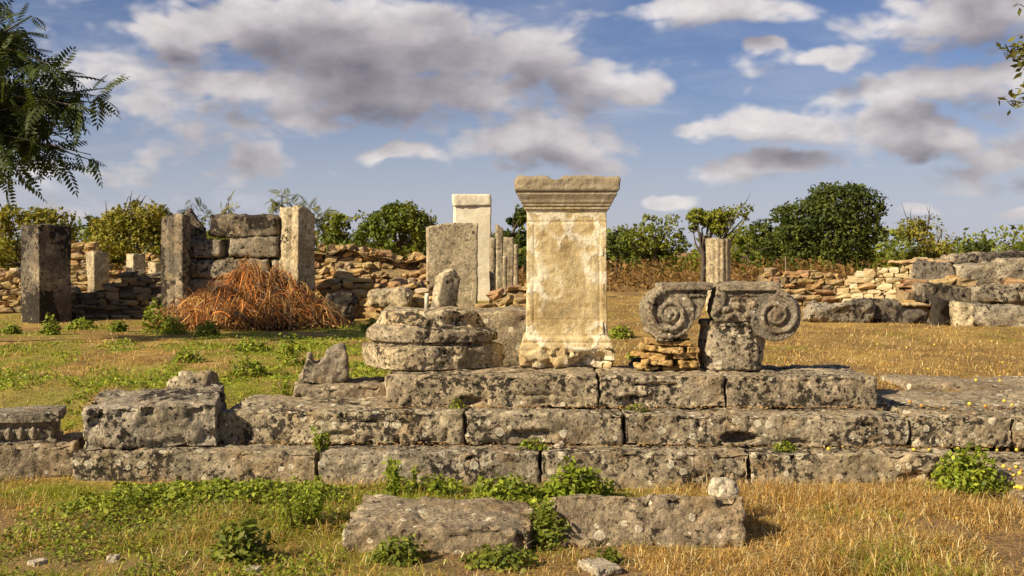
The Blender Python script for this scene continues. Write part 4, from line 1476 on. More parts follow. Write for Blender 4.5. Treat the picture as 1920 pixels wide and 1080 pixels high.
# ------------------------------------------------------------------ brown brush heap
def brush_heap():
    D0 = 18.4
    c = at(468, 615, D0)
    t = thing('brush_heap', 'big heap of dry orange brown brushwood in front of the doorway', 'brush heap', (c[0], D0, gz(c[0], D0)))
    rx, ry, hh = 1.12, 0.85, 0.80

    def hgt(x, y):
        xs_ = x - 0.22
        e = np.sqrt((xs_ / np.where(xs_ < 0, 1.12, 0.82)) ** 2 + (y / 0.8) ** 2)
        return hh * np.exp(-e ** 2.3) * (1 + 0.5 * fbm2(x * 3.2, y * 3.2, 3, 5))
    n = 40
    gx, gy = np.meshgrid(np.linspace(-1.75, 1.75, n), np.linspace(-1.2, 1.2, n))
    x, y = gx.ravel(), gy.ravel()
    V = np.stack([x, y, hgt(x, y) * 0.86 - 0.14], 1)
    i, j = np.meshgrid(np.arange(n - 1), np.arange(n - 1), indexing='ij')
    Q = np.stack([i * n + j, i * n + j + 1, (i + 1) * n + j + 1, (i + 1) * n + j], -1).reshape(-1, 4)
    cc = np.tile(np.array([0.04, 0.018, 0.008]), (len(V), 1))  # near-black core: shade in the gaps between twigs is put into this colour
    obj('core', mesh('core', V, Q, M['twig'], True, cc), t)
    Vs, Qs, Cs = [], [], []
    off = 0
    N = 4600
    for k in range(N):
        a = RNG.uniform(0, 2 * math.pi)
        r = math.sqrt(RNG.uniform(0, 1)) * 1.25
        x, y = r * rx * math.cos(a), r * ry * math.sin(a)
        z = float(hgt(np.array([x]), np.array([y]))[0])
        ln = RNG.uniform(0.12, 0.62)
        # lie along the slope with scatter
        down = np.array([x / rx, y / ry])
        down /= np.linalg.norm(down) + 1e-6
        th = math.atan2(down[1], down[0]) + (RNG.normal(0, 1.2) if k % 3 else RNG.uniform(0, 6.3))
        m_ = 5
        u = np.linspace(-0.5, 0.5, m_)
        px_ = x + u * ln * math.cos(th)
        py_ = y + u * ln * math.sin(th)
        pz = hgt(px_, py_) + RNG.uniform(-0.10, 0.09) + RNG.normal(0, 0.04, m_) + 0.34 * RNG.random() ** 2 * (0.25 - u * u) * 3
        path = np.stack([px_, py_, np.maximum(pz, 0.005)], 1)
        r0 = RNG.uniform(0.003, 0.0075) * (2.6 if k % 13 == 0 else 1)
        v, q = tube(path, np.linspace(r0, r0 * 0.5, m_), 3)
        Vs.append(v)
        Qs.append(q + off)
        off += len(v)
        b = RNG.uniform(0.3, 1.55)
        base = (np.array([0.42, 0.15, 0.028]) if RNG.random() < 0.62 else np.array([0.52, 0.29, 0.08])) if RNG.random() < 0.8 else np.array([0.20, 0.14, 0.09])
        Cs.append(np.tile(base * b, (len(v), 1)))
    nf = 2600
    a = RNG.uniform(0, 2 * math.pi, nf)
    r = np.sqrt(RNG.uniform(0, 1, nf)) * 1.5
    x, y = r * rx * np.cos(a), r * ry * np.sin(a)
    cen = np.stack([x, y, np.maximum(hgt(x, y), 0.01) + RNG.uniform(-0.05, 0.07, nf)], 1)
    f = RNG.random((nf, 1))
    v, q, cc = leaf_quads(cen, unit(RNG.normal(size=cen.shape)), 0.055, np.array([0.34, 0.14, 0.035]) * (1 - f) + np.array([0.50, 0.33, 0.12]) * f, 0.45)
    obj('dead_leaves', mesh('dead_leaves', v, q, M['twig'], False, cc), t)['kind'] = 'stuff'
    obj('twigs', mesh('twigs', np.concatenate(Vs), np.concatenate(Qs), M['twig'], True, np.clip(np.concatenate(Cs), 0, 0.8)), t)['kind'] = 'stuff'
    FOOT.append((c[0] - 1.1, c[0] + 1.1, D0 - 0.7, D0 + 0.8))



# ------------------------------------------------------------------ foliage
def unit(v):
    return v / (np.linalg.norm(v, axis=-1, keepdims=True) + 1e-9)


def leaf_quads(cen, nrm, size, colr, aspect=0.5, cj=0.25):
    n = len(cen)
    t = unit(np.cross(nrm, RNG.normal(size=(n, 3))))
    b = np.cross(nrm, t)
    s = (size * RNG.uniform(0.65, 1.3, n))[:, None]
    V = np.stack([cen - t * s * 0.5, cen - b * s * aspect * 0.5 + t * s * 0.05, cen + t * s * 0.5, cen + b * s * aspect * 0.5 + t * s * 0.05], 1).reshape(-1, 3)
    Q = np.arange(4 * n).reshape(-1, 4)
    f = (1 + cj * RNG.normal(size=(n, 1))).clip(0.4, 1.8)
    cc = np.repeat(np.asarray(colr) * f, 4, axis=0)
    return V, Q, cc


COLS = {'dark': (np.array([0.050, 0.072, 0.011]), np.array([0.105, 0.122, 0.017])),
        'mid': (np.array([0.09, 0.122, 0.012]), np.array([0.20, 0.21, 0.022])),
        'olive': (np.array([0.19, 0.175, 0.018]), np.array([0.30, 0.26, 0.035])),
        'rust': (np.array([0.16, 0.085, 0.025]), np.array([0.22, 0.13, 0.035])),
        'fresh': (np.array([0.13, 0.185, 0.013]), np.array([0.28, 0.305, 0.025]))}


def tree(name, label, px, py_top, wpx, D0, kind, nleaf=5000, leaf=0.20, seed=0, low=0.08, nl=11, cat='tree', group='trees beyond the ruins', sparse=0.0, squash=1.0, bare_tw=0, lobes=None):
    rnd = np.random.default_rng(seed)
    xc = px2x(px, D0)
    zt = H - (py_top - HZ) / FPX * D0
    zb = gz(xc, D0)
    Ht = zt - zb
    Wd = wpx / FPX * D0
    t = thing(name, label, cat, (xc, D0, zb), (0, 0, 0), group)
    # lobes
    lob = []
    for k in range(nl):
        a = rnd.uniform(0, 2 * math.pi)
        zf = rnd.uniform(low + 0.12, 0.86) if k else 0.72
        wide = math.sqrt(max(0.05, 1 - ((zf - 0.45) / 0.62) ** 2)) * squash
        rr = rnd.uniform(0.45, 0.75) * wide * Wd / 2 * (0 if k == 0 else 1)
        cz = zf * Ht
        r_ = rnd.uniform(0.22, 0.36) * min(Wd, Ht * 1.3) / 1.35
        r_ = min(r_, (Ht - cz) * 1.0 + 0.05, Wd / 2 - rr * 0.75 + 0.15)
        lob.append((np.array([rr * math.cos(a), rr * math.sin(a) * 0.8, cz]), max(r_, 0.25)))
    if lobes:
        lob = []
        for (lx, ly, lr) in lobes:
            q = at(lx, ly, D0)
            for z_ in (-0.55, 0.55):
                lob.append((np.array([q[0] - xc, z_ * lr / FPX * D0 + rnd.normal(0, 0.1), q[2] - zb]), lr / FPX * D0))
    vol = np.array([l[1] ** 2 for l in lob])
    pick = rnd.choice(len(lob), nleaf, p=vol / vol.sum())
    cen0 = np.array([lob[k][0] for k in pick])
    rad = np.array([lob[k][1] for k in pick])
    d = unit(rnd.normal(size=(nleaf, 3)))
    rr = rad * (rnd.uniform(0.35, 1.0, nleaf) ** 0.45) * (1 + 0.42 * fbm(d * 2.6 + pick[:, None] * 3.3, 3, seed))
    cen = cen0 + d * rr[:, None] * np.array([1, 1, 0.85])
    keep = (fbm(cen * 2.0 + seed, 3, seed + 3) > -0.10 + sparse) & (cen[:, 2] > 0.05)
    cen, d = cen[keep], d[keep]
    nrm = unit(d * 0.7 + rnd.normal(size=cen.shape) * 0.7 + np.array([0, 0, 0.35]))
    c0, c1 = COLS[kind]
    f = sstep(fbm(cen * 1.1 + seed * 2, 3, seed + 9), -0.4, 0.4)[:, None]
    V, Q, cc = leaf_quads(cen, nrm, leaf, c0 * (1 - f) + c1 * f)
    obj('crown', mesh('crown', V, Q, M['leaf'], False, cc), t)
    parts = []
    r0 = 0.05 + 0.02 * Ht
    top = np.array([rnd.normal(0, 0.1), rnd.normal(0, 0.1), Ht * 0.6])
    parts.append(tube(np.linspace((0, 0, -0.15), top, 6) + np.pad(rnd.normal(0, 0.04, (4, 3)), ((1, 1), (0, 0))), np.linspace(r0, r0 * 0.35, 6), 7))
    for (lc, lr) in lob:
        st = top * rnd.uniform(0.25, 0.9)
        mid = (st + lc) / 2 + rnd.normal(0, 0.1, 3)
        parts.append(tube(np.array([st, mid, lc, lc + (lc - mid) * 0.4]), [r0 * 0.4, r0 * 0.28, r0 * 0.14, r0 * 0.05], 5))
    for k in range(bare_tw):
        lc, lr = lob[rnd.integers(len(lob))]
        tip = lc + np.array([rnd.normal(0, 0.25), rnd.normal(0, 0.2), 1.0]) * lr * rnd.uniform(1.1, 1.7)
        parts.append(tube(np.array([lc, (lc + tip) / 2 + rnd.normal(0, 0.06, 3), tip]), [0.03, 0.02, 0.008], 4))
    V, Q = join(parts)
    obj('trunk', mesh('trunk', V, Q, M['bark']), t)
    return t


tree('tree', 'big rounded dark tree behind the far wall on the right', 1568, 338, 220, 48, 'dark', 17000, 0.19, 901, 0.05, 15, lobes=[(1560, 388, 46), (1612, 388, 44), (1512, 412, 44), (1560, 440, 56), (1628, 432, 32), (1484, 442, 32), (1545, 366, 28), (1598, 362, 24), (1500, 470, 34), (1600, 470, 40), (1640, 395, 20), (1470, 400, 20)], sparse=-0.15)
tree('tree', 'small dark side tree spreading left of the big rounded tree', 1455, 398, 120, 50, 'dark', 4000, 0.20, 902, 0.25, 8, sparse=0.1)
tree('tree', 'slender round-topped young tree rising behind the column stump', 1316, 375, 128, 36, 'mid', 3000, 0.15, 903, 0.52, 9, sparse=0.05, lobes=[(1306, 405, 17), (1330, 412, 19), (1352, 398, 17), (1388, 390, 20), (1368, 410, 18), (1345, 428, 17), (1300, 428, 9), (1400, 405, 10)])
tree('bush', 'green bush at the left of a gap right of the altar', 1222, 400, 125, 50, 'mid', 7000, 0.18, 904, 0.0, 11, 'bush')
tree('bush', 'dark ragged bush directly right of the altar shaft', 1158, 424, 90, 54, 'dark', 4200, 0.18, 905, 0.0, 9, 'bush', bare_tw=10)
tree('bush', 'low green bush left of the big rounded tree', 1405, 432, 130, 52, 'mid', 4800, 0.18, 906, 0.0, 9, 'bush')
tree('tree', 'thin-crowned yellow olive tree right of the big rounded tree', 1738, 396, 150, 50, 'olive', 6500, 0.15, 907, 0.0, 12, sparse=0.12, bare_tw=14)
tree('bush', 'low dark bush at the end of the yellow olive tree', 1825, 448, 62, 58, 'dark', 2200, 0.2, 908, 0.0, 6, 'bush')
tree('bush', 'scrubby bush at the far right edge of the horizon', 1912, 452, 60, 60, 'mid', 2200, 0.2, 909, 0.0, 6, 'bush', bare_tw=8)
tree('tree', 'dark tree between the white pillar and the altar', 962, 368, 74, 44, 'dark', 5200, 0.18, 910, 0.05, 9, sparse=0.05)
tree('tree', 'round dense green tree left of the upright slab', 748, 376, 146, 42, 'mid', 12000, 0.17, 911, 0.0, 13, lobes=[(752, 408, 34), (718, 425, 34), (785, 420, 33), (750, 445, 46), (695, 455, 36), (808, 452, 26), (735, 395, 18), (770, 392, 16)])
tree('bush', 'dull green bush between the doorway and the round dense tree', 648, 392, 120, 45, 'mid', 6500, 0.17, 912, 0.0, 11, 'bush')
tree('bush', 'dark bush low behind the long rubble wall', 805, 430, 90, 46, 'dark', 3400, 0.18, 913, 0.0, 8, 'bush')
tree('bush', 'tall yellow green bush behind the stub pillars', 262, 374, 170, 38, 'olive', 11000, 0.15, 914, 0.0, 13, 'bush', bare_tw=12, lobes=[(285, 405, 34), (240, 410, 32), (205, 425, 32), (310, 425, 28), (255, 445, 45), (200, 460, 36), (315, 460, 36), (262, 385, 14)])
tree('bush', 'green bush between standing pillar and yellow green bush', 180, 392, 120, 42, 'mid', 6000, 0.17, 915, 0.0, 10, 'bush')
tree('bush', 'broad olive bush at the far left edge behind the rubble', 45, 384, 190, 40, 'olive', 8500, 0.17, 916, 0.0, 12, 'bush')
tree('bush', 'rusty brown shrub just right of the standing pillar', 138, 432, 60, 33, 'rust', 2600, 0.13, 917, 0.0, 7, 'bush')
tree('bush', 'green bush seen through the doorway gap', 420, 420, 160, 40, 'mid', 5500, 0.17, 918, 0.0, 10, 'bush')
tree('bush', 'olive bush behind the right door jamb', 560, 415, 110, 43, 'olive', 4500, 0.17, 919, 0.0, 9, 'bush')
tree('tree', 'dark tree out past the right edge of the bushes', 2080, 420, 220, 55, 'dark', 5000, 0.24, 920, 0.0, 9)
tree('tree', 'dark tree out past the left edge of the bushes', -160, 380, 220, 46, 'mid', 5000, 0.24, 921, 0.0, 9)


brush_heap()


# ---- pinnate fronds (tree of heaven)
def frond_template(pairs=7):
    V, T, o = [], [], 0
    n = pairs + 1
    for k in range(pairs * 2 + 1):
        last = k == pairs * 2
        u = 1.0 if last else 0.16 + 0.80 * (k // 2) / (pairs - 1)
        sd = 0 if last else (1 if k % 2 else -1)
        p = np.array([u, 0, -0.12 * u * u])
        ln = 0.26 * (0.75 + 0.5 * math.sin(math.pi * min(1, u * 1.05)))
        a = R(62) * sd
        dv = np.array([math.cos(a), math.sin(a), -0.30])
        dv /= np.linalg.norm(dv)
        sv = np.array([-dv[1], dv[0], 0])
        w_ = ln * 0.185
        q = [p, p + dv * ln * 0.35 + sv * w_, p + dv * ln * 0.35 - sv * w_, p + dv * ln * 0.7 + sv * w_ * 0.7 + np.array([0, 0, -0.01]),
             p + dv * ln * 0.7 - sv * w_ * 0.7 + np.array([0, 0, -0.01]), p + dv * ln + np.array([0, 0, -0.03])]
        V += q
        T += [(o, o + 2, o + 1), (o + 1, o + 2, o + 4), (o + 1, o + 4, o + 3), (o + 3, o + 4, o + 5)]
        o += 6
    us = np.linspace(0, 1, 7)
    for a, b in zip(us[:-1], us[1:]):
        w0, w1 = 0.008 * (1.1 - a), 0.008 * (1.1 - b)
        V += [np.array([a, -w0, -0.12 * a * a]), np.array([a, w0, -0.12 * a * a]), np.array([b, w1, -0.12 * b * b]), np.array([b, -w1, -0.12 * b * b])]
        T += [(o, o + 1, o + 2), (o, o + 2, o + 3)]
        o += 4
    return np.array(V), np.array(T)


FV, FT = frond_template()


def fronds(bases, dirs, lens, colr, droop=0.0):
    n = len(bases)
    m = len(FV)
    X_ = unit(dirs)
    up = np.tile(np.array([0, 0, 1.0]), (n, 1)) + RNG.normal(0, 0.45, (n, 3))
    Y_ = unit(np.cross(up, X_))
    Z_ = np.cross(X_, Y_)
    V = bases[:, None, :] + lens[:, None, None] * (FV[None, :, 0:1] * X_[:, None, :] + FV[None, :, 1:2] * Y_[:, None, :] + FV[None, :, 2:3] * Z_[:, None, :])
    # hang under own weight
    V[:, :, 2] -= lens[:, None] * (FV[None, :, 0] ** 2) * (0.10 + droop)
    T = (FT[None] + (np.arange(n) * m)[:, None, None]).reshape(-1, 3)
    cc = np.asarray(colr)[None, None, :] * RNG.uniform(0.6, 1.35, (n, 1, 1)) * np.ones((1, m, 1))
    return V.reshape(-1, 3), T, cc.reshape(-1, 3)


def frond_tree(name, label, root, tips, trunk_top, colr, ln, per, r0, cat='tree', seed=0, group=None, extra=()):
    rnd = np.random.default_rng(seed)
    root = np.array(root, float)
    t = thing(name, label, cat, tuple(root), (0, 0, 0), group)
    tt = np.array(trunk_top, float) - root
    k = 8
    pth = np.linspace((0, 0, -0.2), tt, k)
    pth[1:-1, :2] += rnd.normal(0, r0 * 0.6, (k - 2, 2))
    parts = [tube(pth, np.linspace(r0, r0 * 0.5, k), 9)]
    bs, ds, ls = [], [], []
    for tip in list(tips) + list(extra):
        tip = np.array(tip, float) - root
        st = pth[rnd.integers(4, k)]
        mid = (st * 0.5 + tip * 0.5) + np.array([0, 0, 0.10 * np.linalg.norm(tip - st)]) + rnd.normal(0, 0.08, 3)
        u = np.linspace(0, 1, 8)[:, None]
        path = (1 - u) ** 2 * st + 2 * u * (1 - u) * mid + u ** 2 * tip
        parts.append(tube(path, np.linspace(r0 * 0.38, r0 * 0.07, 8), 6))
        dr = unit(tip - mid)
        for q in range(per):
            f = rnd.uniform(0.55, 1.0)
            b = (1 - f) ** 2 * st + 2 * f * (1 - f) * mid + f ** 2 * tip
            d = unit(dr * 0.35 + unit(rnd.normal(size=3)) * 1.0 + np.array([0, 0, -0.12]))
            bs.append(b)
            ds.append(d)
            ls.append(ln * rnd.uniform(0.6, 1.15))
    V, Q = join(parts)
    obj('trunk', mesh('trunk', V, Q, M['bark']), t)
    V, T, cc = fronds(np.array(bs), np.array(ds), np.array(ls), colr)
    obj('crown', mesh('crown', V, T, M['leaf'], False, cc), t)
    return t


DT = 14.0
tips = [(20, 25), (40, 60), (55, 95), (120, 150), (150, 145), (185, 180), (70, 165), (150, 200), (30, 215), (95, 225), (60, 265), (130, 265), (170, 290), (110, 300),
        (40, 310), (20, 150), (20, 345), (70, 195), (0, 100), (-10, 270), (165, 215), (90, 120), (15, 60), (110, 190), (10, 320), (50, 345), (185, 305), (140, 320), (200, 165), (195, 195), (5, 20), (60, 30), (30, 120), (60, 230), (15, 240)]
tw = [at(a, b, DT + random.uniform(-0.7, 0.7)) for a, b in tips]
ex = [np.array([-8.6 + random.uniform(-1.8, 1.3), DT + random.uniform(-1.6, 1.6), random.uniform(3.6, 6.2)]) for _ in range(16)]
frond_tree('overhanging_tree', 'tree with dark feathery leaves hanging into the upper left corner', (-8.5, DT, gz(-8.5, DT)), tw, (-8.2, DT, 4.6),
           (0.055, 0.074, 0.013), 0.36, 24, 0.08, 'tree', 31, None, ex)
twr = [at(a, b, 13.0 + random.uniform(-0.4, 0.4)) for a, b in [(1882, 100), (1900, 112), (1895, 92), (1888, 190), (1905, 178), (1910, 105), (1920, 150), (1912, 8), (1940, 60)]]
exr = [np.array([8.2 + random.uniform(-0.9, 1.6), 13.2 + random.uniform(-1.4, 1.4), random.uniform(3.4, 5.6)]) for _ in range(12)]


def broad_tree(name, label, root, tips, trunk_top, colr, seed, per=26, leaf=0.11, r0=0.11):
    rnd = np.random.default_rng(seed)
    root = np.array(root, float)
    t = thing(name, label, 'tree', tuple(root))
    tt = np.array(trunk_top, float) - root
    pth = np.linspace((0, 0, -0.2), tt, 7)
    parts = [tube(pth, np.linspace(r0, r0 * 0.5, 7), 9)]
    cs, ns = [], []
    for tip in tips:
        tip = np.array(tip, float) - root
        st = pth[rnd.integers(4, 7)]
        mid = (st + tip) / 2 + np.array([0, 0, 0.25])
        u = np.linspace(0, 1, 7)[:, None]
        path = (1 - u) ** 2 * st + 2 * u * (1 - u) * mid + u ** 2 * tip
        parts.append(tube(path, np.linspace(r0 * 0.3, 0.005, 7), 5))
        f = rnd.uniform(0.70, 1.0, per)[:, None] ** 0.6
        b = (1 - f) ** 2 * st + 2 * f * (1 - f) * mid + f ** 2 * tip
        cs.append(b + rnd.normal(0, 0.07, b.shape))
        ns.append(unit(rnd.normal(size=b.shape) + np.array([0, 0, 0.6])))
    V, Q = join(parts)
    obj('trunk', mesh('trunk', V, Q, M['bark']), t)
    V, Q, cc = leaf_quads(np.concatenate(cs), np.concatenate(ns), leaf, colr)
    obj('crown', mesh('crown', V, Q, M['leaf'], False, cc), t)


broad_tree('fruit_tree', 'fruit tree reaching a leafy twig in at the upper right edge', (8.3, 13.2, gz(8.3, 13.2)), twr + exr, (8.1, 13.2, 4.2), (0.13, 0.125, 0.02), 33, 34)

# saplings behind the doorway wall
def sapling(label, D0, px, pys, tips, ln, seed, colr=(0.19, 0.20, 0.03)):
    x = px2x(px, D0)
    frond_tree('sapling', label, (x, D0, gz(x, D0)), [at(a, b, D0) for a, b in tips], tuple(at(px, pys, D0)), colr, ln * 0.8, 11, 0.03, 'sapling', seed, 'saplings behind the doorway')


sapling('tall thin sapling with pale feathery leaves above the right door jamb', 24.0, 540, 420, [(512, 372), (528, 352), (548, 380), (505, 400), (540, 365)], 0.34, 41)
sapling('thin sapling with pale leaves just right of the right door jamb', 24.6, 588, 430, [(572, 372), (590, 385), (610, 395), (560, 395), (598, 410)], 0.34, 42, (0.16, 0.17, 0.03))
sapling('dark spiky sapling above the broken slab', 23.6, 358, 420, [(358, 372), (375, 385), (345, 388), (388, 395)], 0.30, 43, (0.085, 0.10, 0.03))
sapling('short yellowish sapling above the block wall', 23.8, 425, 425, [(428, 372), (415, 395), (440, 392), (402, 400)], 0.27, 44, (0.22, 0.20, 0.035))

# scrub along the far edge of the meadow
def scrub(name, label, n, yr, xr, hgt_, colr, leaf, seed):
    rnd = np.random.default_rng(seed)
    x = rnd.uniform(*xr, n)
    y = rnd.uniform(*yr, n)
    clump = sstep(fbm2(x * 0.35, y * 0.2, 3, seed), -0.35, 0.35)
    z = ground_z(x, y) + rnd.uniform(0, 1, n) ** 1.2 * hgt_ * (0.35 + 0.9 * clump)
    cen = np.stack([x, y, z], 1)
    f = rnd.uniform(0, 1, (n, 1))
    V, Q, cc = leaf_quads(cen, unit(rnd.normal(size=(n, 3)) + np.array([0, -0.2, 0.3])), leaf, colr[0] * (1 - f) + colr[1] * f)
    tag(obj(name, mesh(name, V, Q, M['leaf'], False, cc)), label, 'scrub', None, 'stuff')


scrub('scrub', 'rusty brown scrub along the far edge of the meadow', 30000, (33, 50), (-24, 28), 0.75, COLS['rust'], 0.17, 61)
scrub('hedge', 'dull green thicket closing the horizon behind the trees', 42000, (62, 78), (-45, 45), 2.3, COLS['mid'], 0.36, 62)


# ------------------------------------------------------------------ weeds
def weed(name, label, x, y, z, rx, ry, h, n, leaf, kind='fresh', seed=0, stems=8, group='green weeds', aspect=0.6, cat='weed', upright=False):
    rnd = np.random.default_rng(seed)
    t = thing(name, label, cat, (x, y, z), (0, 0, 0), group)
    d = unit(rnd.normal(size=(n, 3)))
    d[:, 2] = np.abs(d[:, 2])
    rr = rnd.uniform(0.25, 1, n) ** 0.6
    if upright:
        k = rnd.integers(0, stems, n)
        sx = rnd.uniform(-1, 1, stems) * rx
        sy = rnd.uniform(-1, 1, stems) * ry
        sh = rnd.uniform(0.55, 1.0, stems) * h
        f = rnd.uniform(0.12, 1, n)
        cen = np.stack([sx[k] * (0.5 + 0.5 * f), sy[k] * (0.5 + 0.5 * f), f * sh[k]], 1) + rnd.normal(0, 0.014, (n, 3))
    else:
        cen = d * rr[:, None] * np.array([rx, ry, h]) * (1 + 0.3 * fbm(d * 2 + seed, 2, seed))[:, None]
    cen[:, 2] = np.maximum(cen[:, 2], 0.008)
    nrm = unit(d * 0.5 + rnd.normal(size=(n, 3)) * 0.55 + np.array([0, -0.15, 0.6]))
    c0, c1 = COLS[kind]
    f = rnd.uniform(0, 1, (n, 1))
    V, Q, cc = leaf_quads(cen, nrm, leaf, c0 * (1 - f) + c1 * f, aspect)
    obj('foliage', mesh('foliage', V, Q, M['leaf'], False, cc), t)
    parts = []
    for k in range(stems):
        tip = cen[rnd.integers(n)]
        parts.append(tube(np.array([(tip[0] * 0.3, tip[1] * 0.3, -0.03), (tip[0] * 0.6, tip[1] * 0.6, tip[2] * 0.6), tip]), [0.004, 0.003, 0.0015], 4))
    V, Q = join(parts)
    obj('stem', mesh('stem', V, Q, M['twig'], True, np.tile(np.array([0.14, 0.14, 0.03]), (len(V), 1))), t)
    return t


def weed_px(label, px, py, D0, wpx, hpx, n, leaf, kind='fresh', seed=0, z=None, **kw):
    s = D0 / FPX
    x = px2x(px, D0)
    zz_ = gz(x, D0) if z is None else z
    return weed(kw.pop('name', 'weed'), label, x, D0, zz_, wpx * s / 2, kw.pop('dep', wpx * s / 2.6), hpx * s, n, leaf, kind, seed, **kw)


weed_px('dense bright green bush growing over the steps at the right edge', 1815, 950, 7.45, 135, 92, 1500, 0.042, 'fresh', 1001, name='leafy_weed', dep=0.22)
weed_px('leafy trailing weed against the right side of the dense green bush', 1880, 962, 7.35, 60, 35, 320, 0.04, 'mid', 1002)
weed_px('tallest leafy clump against the lowest step at the middle', 1075, 945, 7.45, 125, 78, 900, 0.046, 'fresh', 1003, name='leafy_weed', dep=0.14)
weed_px('low leafy clump left of the tallest clump at the lowest step', 955, 945, 7.45, 150, 46, 800, 0.042, 'fresh', 1004, dep=0.14)
weed_px('single upright sprig against the lowest step behind the left front block', 748, 935, 7.5, 70, 70, 320, 0.042, 'fresh', 1005, stems=7, upright=True)
weed_px('little round weed between sprig and low leafy clump', 822, 935, 7.48, 55, 38, 220, 0.036, 'fresh', 1006)
weed_px('dark creeping weed filling the gap between the two front blocks', 1030, 1040, 6.35, 95, 85, 700, 0.038, 'mid', 1007, dep=0.2)
weed_px('tall feathery weed standing left of the front blocks', 565, 1015, 6.7, 80, 115, 1300, 0.024, 'fresh', 1008, stems=22, upright=True, dep=0.14)
weed_px('broad-leaved rosette weed near the bottom left of the front blocks', 455, 1072, 5.95, 115, 80, 420, 0.070, 'mid', 1009, aspect=0.35, stems=14)
weed_px('trailing weed at the foot of the left front block', 745, 1072, 5.95, 120, 45, 520, 0.036, 'mid', 1010)
weed_px('weed patch at the bottom edge below the gap of the front blocks', 935, 1072, 5.9, 150, 34, 600, 0.034, 'mid', 1011)
weed_px('small thistle tuft below the right front block', 1140, 1062, 5.98, 60, 28, 200, 0.034, 'mid', 1012)
weed_px('yellow green sprout on the lowest step tread below the long block', 598, 842, 8.03, 52, 42, 260, 0.030, 'fresh', 1013, z=Z1 - 0.005, upright=True, stems=8, dep=0.05)
weed_px('sprout on the lowest step tread below the altar', 1000, 842, 8.03, 60, 24, 180, 0.030, 'fresh', 1014, z=Z1 - 0.005, dep=0.05)
weed_px('sprout on the lowest step tread right of the dark hollow', 1472, 846, 7.98, 46, 20, 160, 0.028, 'fresh', 1015, z=Z1 - 0.005, dep=0.05)
weed_px('tiny sprout in the hollow of the top course', 855, 760, 8.38, 34, 26, 110, 0.026, 'fresh', 1016, z=Z2 - 0.003, dep=0.04)
weed_px('tiny sprout on the middle step below the altar', 1195, 768, 8.34, 50, 16, 120, 0.024, 'mid', 1017, z=Z2 - 0.003, dep=0.04)
weed_px('bright weeds along the foot of the grey block left of the column base', 665, 755, 8.95, 130, 36, 620, 0.036, 'fresh', 1018, dep=0.10)
weed_px('tuft at the left end of the grey block', 535, 745, 9.3, 50, 90, 420, 0.034, 'fresh', 1019, upright=True, stems=10)
weed_px('weed patch in the meadow left of the grey block', 465, 700, 11.0, 80, 45, 380, 0.045, 'fresh', 1020)
weed_px('weed behind the carved fragment at the left edge', 65, 785, 9.0, 60, 24, 260, 0.036, 'fresh', 1021)
k = 0
for (px, py, D0, wp_, hp, lab) in [(95, 640, 16.5, 38, 40, 'green weed on the lawn in front of the tall dark pillar'),
                                   (290, 618, 17.5, 50, 62, 'tall green weed left of the brush heap by the door jamb'),
                                   (325, 632, 16.6, 50, 34, 'round green weed at the left foot of the brush heap'),
                                   (390, 640, 16.2, 48, 32, 'round green weed in front of the brush heap'),
                                   (222, 622, 17.2, 40, 22, 'low weed in front of the dark rubble wall'),
                                   (150, 612, 17.8, 60, 20, 'low weed near the dark rubble wall, next to the pillar'),
                                   (20, 635, 16.8, 40, 18, 'low weed at the left edge before the ruins'),
                                   (545, 690, 12.0, 60, 60, 'bright weed tuft left of the jagged column fragment'),
                                   (470, 665, 13.6, 90, 26, 'broad low weed on the meadow below the brush heap'),
                                   (350, 690, 12.4, 60, 24, 'low weed on the meadow behind the rounded rock'),
                                   (700, 612, 17.2, 60, 26, 'green weeds at the foot of the tumbled rubble'),
                                   (905, 575, 17.5, 80, 22, 'weeds between the leaning stone and the rubble pile'),
                                   (1165, 600, 16.0, 50, 26, 'small weed on the lawn just right of the altar'),
                                   (1190, 640, 12.5, 30, 16, 'tiny weed behind the stacked flat stones'),
                                   (970, 672, 9.6, 40, 30, 'grassy tuft between the column base and the altar')]:
    weed_px(lab, px, py, D0, wp_, hp, 300, 0.03 * D0 / 10 + 0.014, 'fresh', 1030 + k)
    k += 1


# ------------------------------------------------------------------ grass
def blocked(x, y):
    m = np.zeros(len(x), bool)
    for (a, b, c, d) in FOOT:
        m |= (x > a) & (x < b) & (y > c) & (y < d)
    return m


